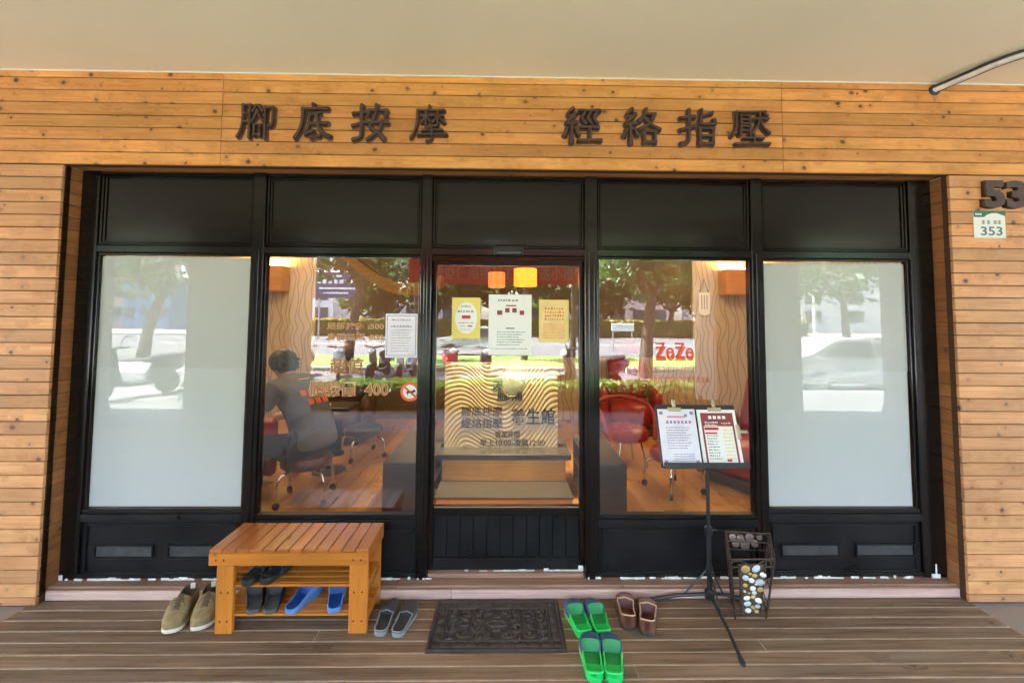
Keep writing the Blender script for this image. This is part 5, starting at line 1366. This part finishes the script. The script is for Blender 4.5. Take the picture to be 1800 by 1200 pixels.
# ------------------------------------------------------------------ the seated person in grey
def skin_body(name, chain, m, parent, sub=2):
    """chain: list of (pos, radius, parent index)"""
    me = bpy.data.meshes.new(name); me.from_pydata([c[0] for c in chain], [(c[2], i) for i, c in enumerate(chain) if c[2] >= 0], [])
    me.materials.append(MATS[m])
    o = bpy.data.objects.new(name, me); COL.objects.link(o); o.parent = parent
    sk = o.modifiers.new('skin', 'SKIN'); sk.use_smooth_shade = True
    ss = o.modifiers.new('subsurf', 'SUBSURF'); ss.levels = sub; ss.render_levels = sub
    for i, c in enumerate(chain):
        sv = me.skin_vertices[0].data[i]; r = c[1]; sv.radius = r if isinstance(r, tuple) else (r, r); sv.use_root = (i == 0)
    return o
pe = local_thing('person', 'person in grey shirt with orange print seated on a stool, back to the window', 'person', (-1.60, 1.08, FZ + .385), R(64))
pe.scale = (1.12, 1.12, 1.12)
# local frame: +Y is where the person faces, hips at the origin, bent forward over the knees
B = [((0, 0, .08), (.145, .115), -1), ((0, .04, .22), (.135, .11), 0), ((0, .12, .38), (.155, .110), 1), ((0, .22, .50), (.13, .085), 2), ((0, .28, .54), .052, 3), ((.0, .34, .58), .074, 4), ((0, .40, .65), .086, 5), ((0, .41, .71), .060, 6),
     ((.18, .21, .48), .062, 3), ((.24, .34, .28), .050, 8), ((.15, .52, .20), .038, 9), ((.10, .60, .18), .030, 10),
     ((-.18, .21, .48), .062, 3), ((-.24, .34, .28), .050, 12), ((-.15, .52, .20), .038, 13), ((-.10, .60, .18), .030, 14),
     ((.10, .06, .05), .088, 0), ((.20, .42, .06), .068, 16), ((.20, .44, -.28), .045, 17), ((.20, .53, -.31), .034, 18),
     ((-.10, .06, .05), .088, 0), ((-.20, .42, .06), .068, 20), ((-.20, .44, -.28), .045, 21), ((-.20, .53, -.31), .034, 22)]
skin_body('body', B, 'skin', pe)
skin_body('shirt', [((0, -.015, .02), (.190, .150), -1), ((0, .0, .11), (.195, .155), 0), ((0, .05, .24), (.182, .142), 1), ((0, .12, .38), (.195, .140), 2), ((0, .205, .49), (.160, .108), 3), ((0, .265, .545), (.098, .088), 4),
     ((.185, .21, .48), .086, 4), ((.235, .30, .34), .080, 6), ((-.185, .21, .48), .086, 4), ((-.235, .30, .34), .080, 8)], 'shirt_grey', pe)
skin_body('trousers', [((0, .0, .03), (.178, .145), -1), ((.11, .10, .05), .108, 0), ((.20, .42, .06), .088, 1), ((.20, .44, -.24), .066, 2), ((-.11, .10, .05), .108, 0), ((-.20, .42, .06), .088, 4), ((-.20, .44, -.24), .066, 5)], 'trouser_black', pe)
hr = MB(); rnd = random.Random(5)
hr.ball((0, .385, .665), (.098, .105, .098), 18, 12).ball((0, .335, .62), (.082, .07, .07), 14, 10)
for k in range(160):
    a_ = rnd.uniform(0, 6.28); e_ = rnd.uniform(-.3, 1.5); d_ = Vector((math.cos(a_) * math.cos(e_), -abs(math.sin(a_)) * math.cos(e_) if e_ < .5 else math.sin(a_) * math.cos(e_), math.sin(e_)))
    c_ = Vector((0, .38, .66)) + Vector((d_.x * .096, d_.y * .103, d_.z * .096)); hr.tube([c_, c_ + d_ * .012 + Vector((rnd.uniform(-.02, .02), -.02, -.025))], [.008, .002], 4)
hr.build('hair', 'hair_black', pe, 80)
q = MB()
for r_ in range(2):
    for c_ in range(4 - r_):
        xf = Matrix.Translation((-.09 + c_ * .062 + r_ * .03, .030 - .052 * r_, .455 - r_ * .062)) @ Matrix.Rotation(R(-36), 4, 'X')
        MB().box(-.024, .024, -.004, .004, -.024, .024, .004, xf=xf).build('shirt_print', 'print_orange', pe)

# ------------------------------------------------------------------ notices and lettering on the glass
GY = .0335
def on_glass(name, label, cat, x0, x1, z0, z1, m, y=GY, group=None):
    t_ = thing(name, label, cat, ((x0 + x1) / 2, y, z0), group)
    MB().box(x0, x1, y - .0010, y, z0, z1).build('sheet', m, t_)
    return t_
def bars(t_, name, m, lst, y):
    q = MB()
    for a, b, c, d in lst: q.box(a, b, y - .0004, y, c, d)
    o = q.build(name, m, t_); o['kind'] = 'stuff'; return o
PY = DY + .0170
a = on_glass('poster', 'yellow bordered poster with white oval, left of three on the door', 'poster', -.334, -.156, 1.490, 1.747, 'paper_yellow', PY, 'posters on the door')
MB().ball((-.245, PY - .0012, 1.62), (.070, .0006, .100), 24, 10).build('oval', 'paper_white', a, 60)
bars(a, 'print', 'ink_grey', dashes(-.275, -.215, 1.688, .010, 1) + dashes(-.298, -.200, 1.655, .012, 2) + dashes(-.295, -.195, 1.585, .007, 3) + dashes(-.285, -.25, 1.565, .006, 4) + dashes(-.28, -.21, 1.545, .005, 5), PY - .0022)
bars(a, 'red_print', 'ink_red', [(-.272, -.218, 1.615, 1.635), (-.235, -.205, 1.565, 1.573)], PY - .0027)
a = on_glass('poster', 'large pale poster with red boxes, middle of three on the door', 'poster', -.104, .167, 1.388, 1.768, 'paper_white', PY, 'posters on the door')
bars(a, 'red_print', 'ink_maroon', [(-.05, -.018, 1.640, 1.668), (.0, .028, 1.655, 1.683), (.045, .073, 1.655, 1.683), (.092, .120, 1.640, 1.668), (.005, .07, 1.694, 1.702)], PY - .0014)
bars(a, 'print', 'ink_grey', dashes(-.045, .09, 1.726, .014, 18) + [(.005, .06, 1.552, 1.560)] + sum([dashes(-.05, .13 - .02 * (k % 3), 1.530 - k * .016, .008, 10 + k) for k in range(6)], []) + dashes(-.08, .14, 1.426, .006, 17), PY - .0018)
a = on_glass('poster', 'orange printed poster, right of three on the door', 'poster', .214, .402, 1.472, 1.738, 'paper_yellow', PY, 'posters on the door')
MB().box(.224, .392, PY - .0016, PY - .0012, 1.482, 1.728).build('field', 'paper_orange', a)
bars(a, 'print', 'ink_orange', sum([dashes(.25, .375, 1.675 - k * .022, .016, 20 + k, .3, .7) for k in range(4)], []) + sum([dashes(.24, .38, 1.580 - k * .014, .006, 25 + k) for k in range(7)], []), PY - .0022)
a = on_glass('poster', 'lilac notice taped high on the right of the left window', 'poster', -.737, -.541, 1.373, 1.643, 'paper_lilac')
bars(a, 'print', 'ink_purple', dashes(-.70, -.58, 1.600, .010, 40) + dashes(-.705, -.575, 1.56, .012, 41) + sum([dashes(-.705, -.575 - .01 * (k % 3), 1.54 - k * .016, .005, 42 + k) for k in range(9)], []), GY - .0014)
bars(a, 'border', 'ink_purple', [(-.729, -.725, 1.385, 1.632), (-.553, -.549, 1.385, 1.632), (-.725, -.553, 1.384, 1.388), (-.725, -.553, 1.629, 1.633)], GY - .0014)
def glass_text(name, label, body, x0, x1, z0, z1):
    t_ = thing(name, label, 'lettering', ((x0 + x1) / 2, GY, z0), 'brown price lettering on the left window')
    if len(body) == 2:
        w_ = (x1 - x0 - .012) / 2
        for k in range(2):
            a = x0 + k * (w_ + .012)
            e_ = text('character', body[k], a - .004, a + w_ + .004, z0 - .003, z1 + .003, GY, t_, offset=.040, m='sticker_edge')
            text('fill', body[k], a, a + w_, z0, z1, GY - .0008, e_, offset=.008, m='sticker_brown')
        return
    text('edge', body, x0 - .004, x1 + .004, z0 - .003, z1 + .003, GY, t_, offset=.040, m='sticker_edge')
    text('fill', body, x0, x1, z0, z1, GY - .0008, t_, offset=.008, m='sticker_brown')
glass_text('window_lettering', 'small brown characters, top row on the left window', '足部按摩 :500', -1.095, -.752, 1.545, 1.583)
glass_text('window_lettering', 'small brown characters ending in 800, second row on the left window', '身體指壓 :800', -1.095, -.752, 1.478, 1.517)
glass_text('window_lettering', 'two large brown characters, third row on the left window', '超值', -1.070, -.868, 1.275, 1.368)
glass_text('window_lettering', 'brown characters with price 400, bottom row on the left window', '體驗價  400', -1.190, -.716, 1.135, 1.228)
ns = thing('round_sticker', 'round red prohibition sticker with dark figure on the left window', 'sticker', (-.580, GY, 1.108))
XF = lambda y: Matrix.Translation((-.580, y, 1.166)) @ Matrix.Rotation(R(90), 4, 'X')
MB().lathe([(.058, 0), (.058, .0006)], n=32, xf=XF(GY)).build('ring', 'sticker_orange', ns)
MB().lathe([(.042, 0), (.042, .0006)], n=32, xf=XF(GY - .0008)).build('disc', 'paper_white', ns)
MB().ball((-.580, GY - .0018, 1.164), (.024, .0005, .008), 12, 6).ball((-.556, GY - .0018, 1.170), (.010, .0005, .008), 10, 6).box(-.598, -.592, GY - .0022, GY - .0016, 1.146, 1.162).box(-.570, -.564, GY - .0022, GY - .0016, 1.146, 1.162).build('figure', 'ink_dark', ns)
MB().box(-.043, .043, -.0005, .0, -.005, .005, xf=Matrix.Translation((-.580, GY - .0026, 1.166)) @ Matrix.Rotation(R(40), 4, 'Y')).build('slash', 'sticker_red', ns)
zz = thing('red_lettering', 'bright red script lettering on the right window', 'lettering', (1.05, GY, 1.35))
text('shadow', 'ZoZo', .936, 1.180, 1.362, 1.450, GY, zz, offset=.02, m='sticker_orange')
text('fill', 'ZoZo', .936, 1.176, 1.378, 1.474, GY - .0008, zz, offset=.0, m='sticker_red')
rr_ = thing('red_lettering', 'thin row of small orange and red marks under the red script', 'lettering', (1.07, GY, 1.22))
for k in range(14):
    x = .872 + k * .029
    q = MB().tube([(x, GY - .0012, 1.226), (x + .006, GY - .0012, 1.262), (x + .014, GY - .0012, 1.230), (x + .020, GY - .0012, 1.264)], .0028, 5, flat=.3)
    q.build('mark', 'sticker_orange' if k < 8 else 'sticker_red', rr_)
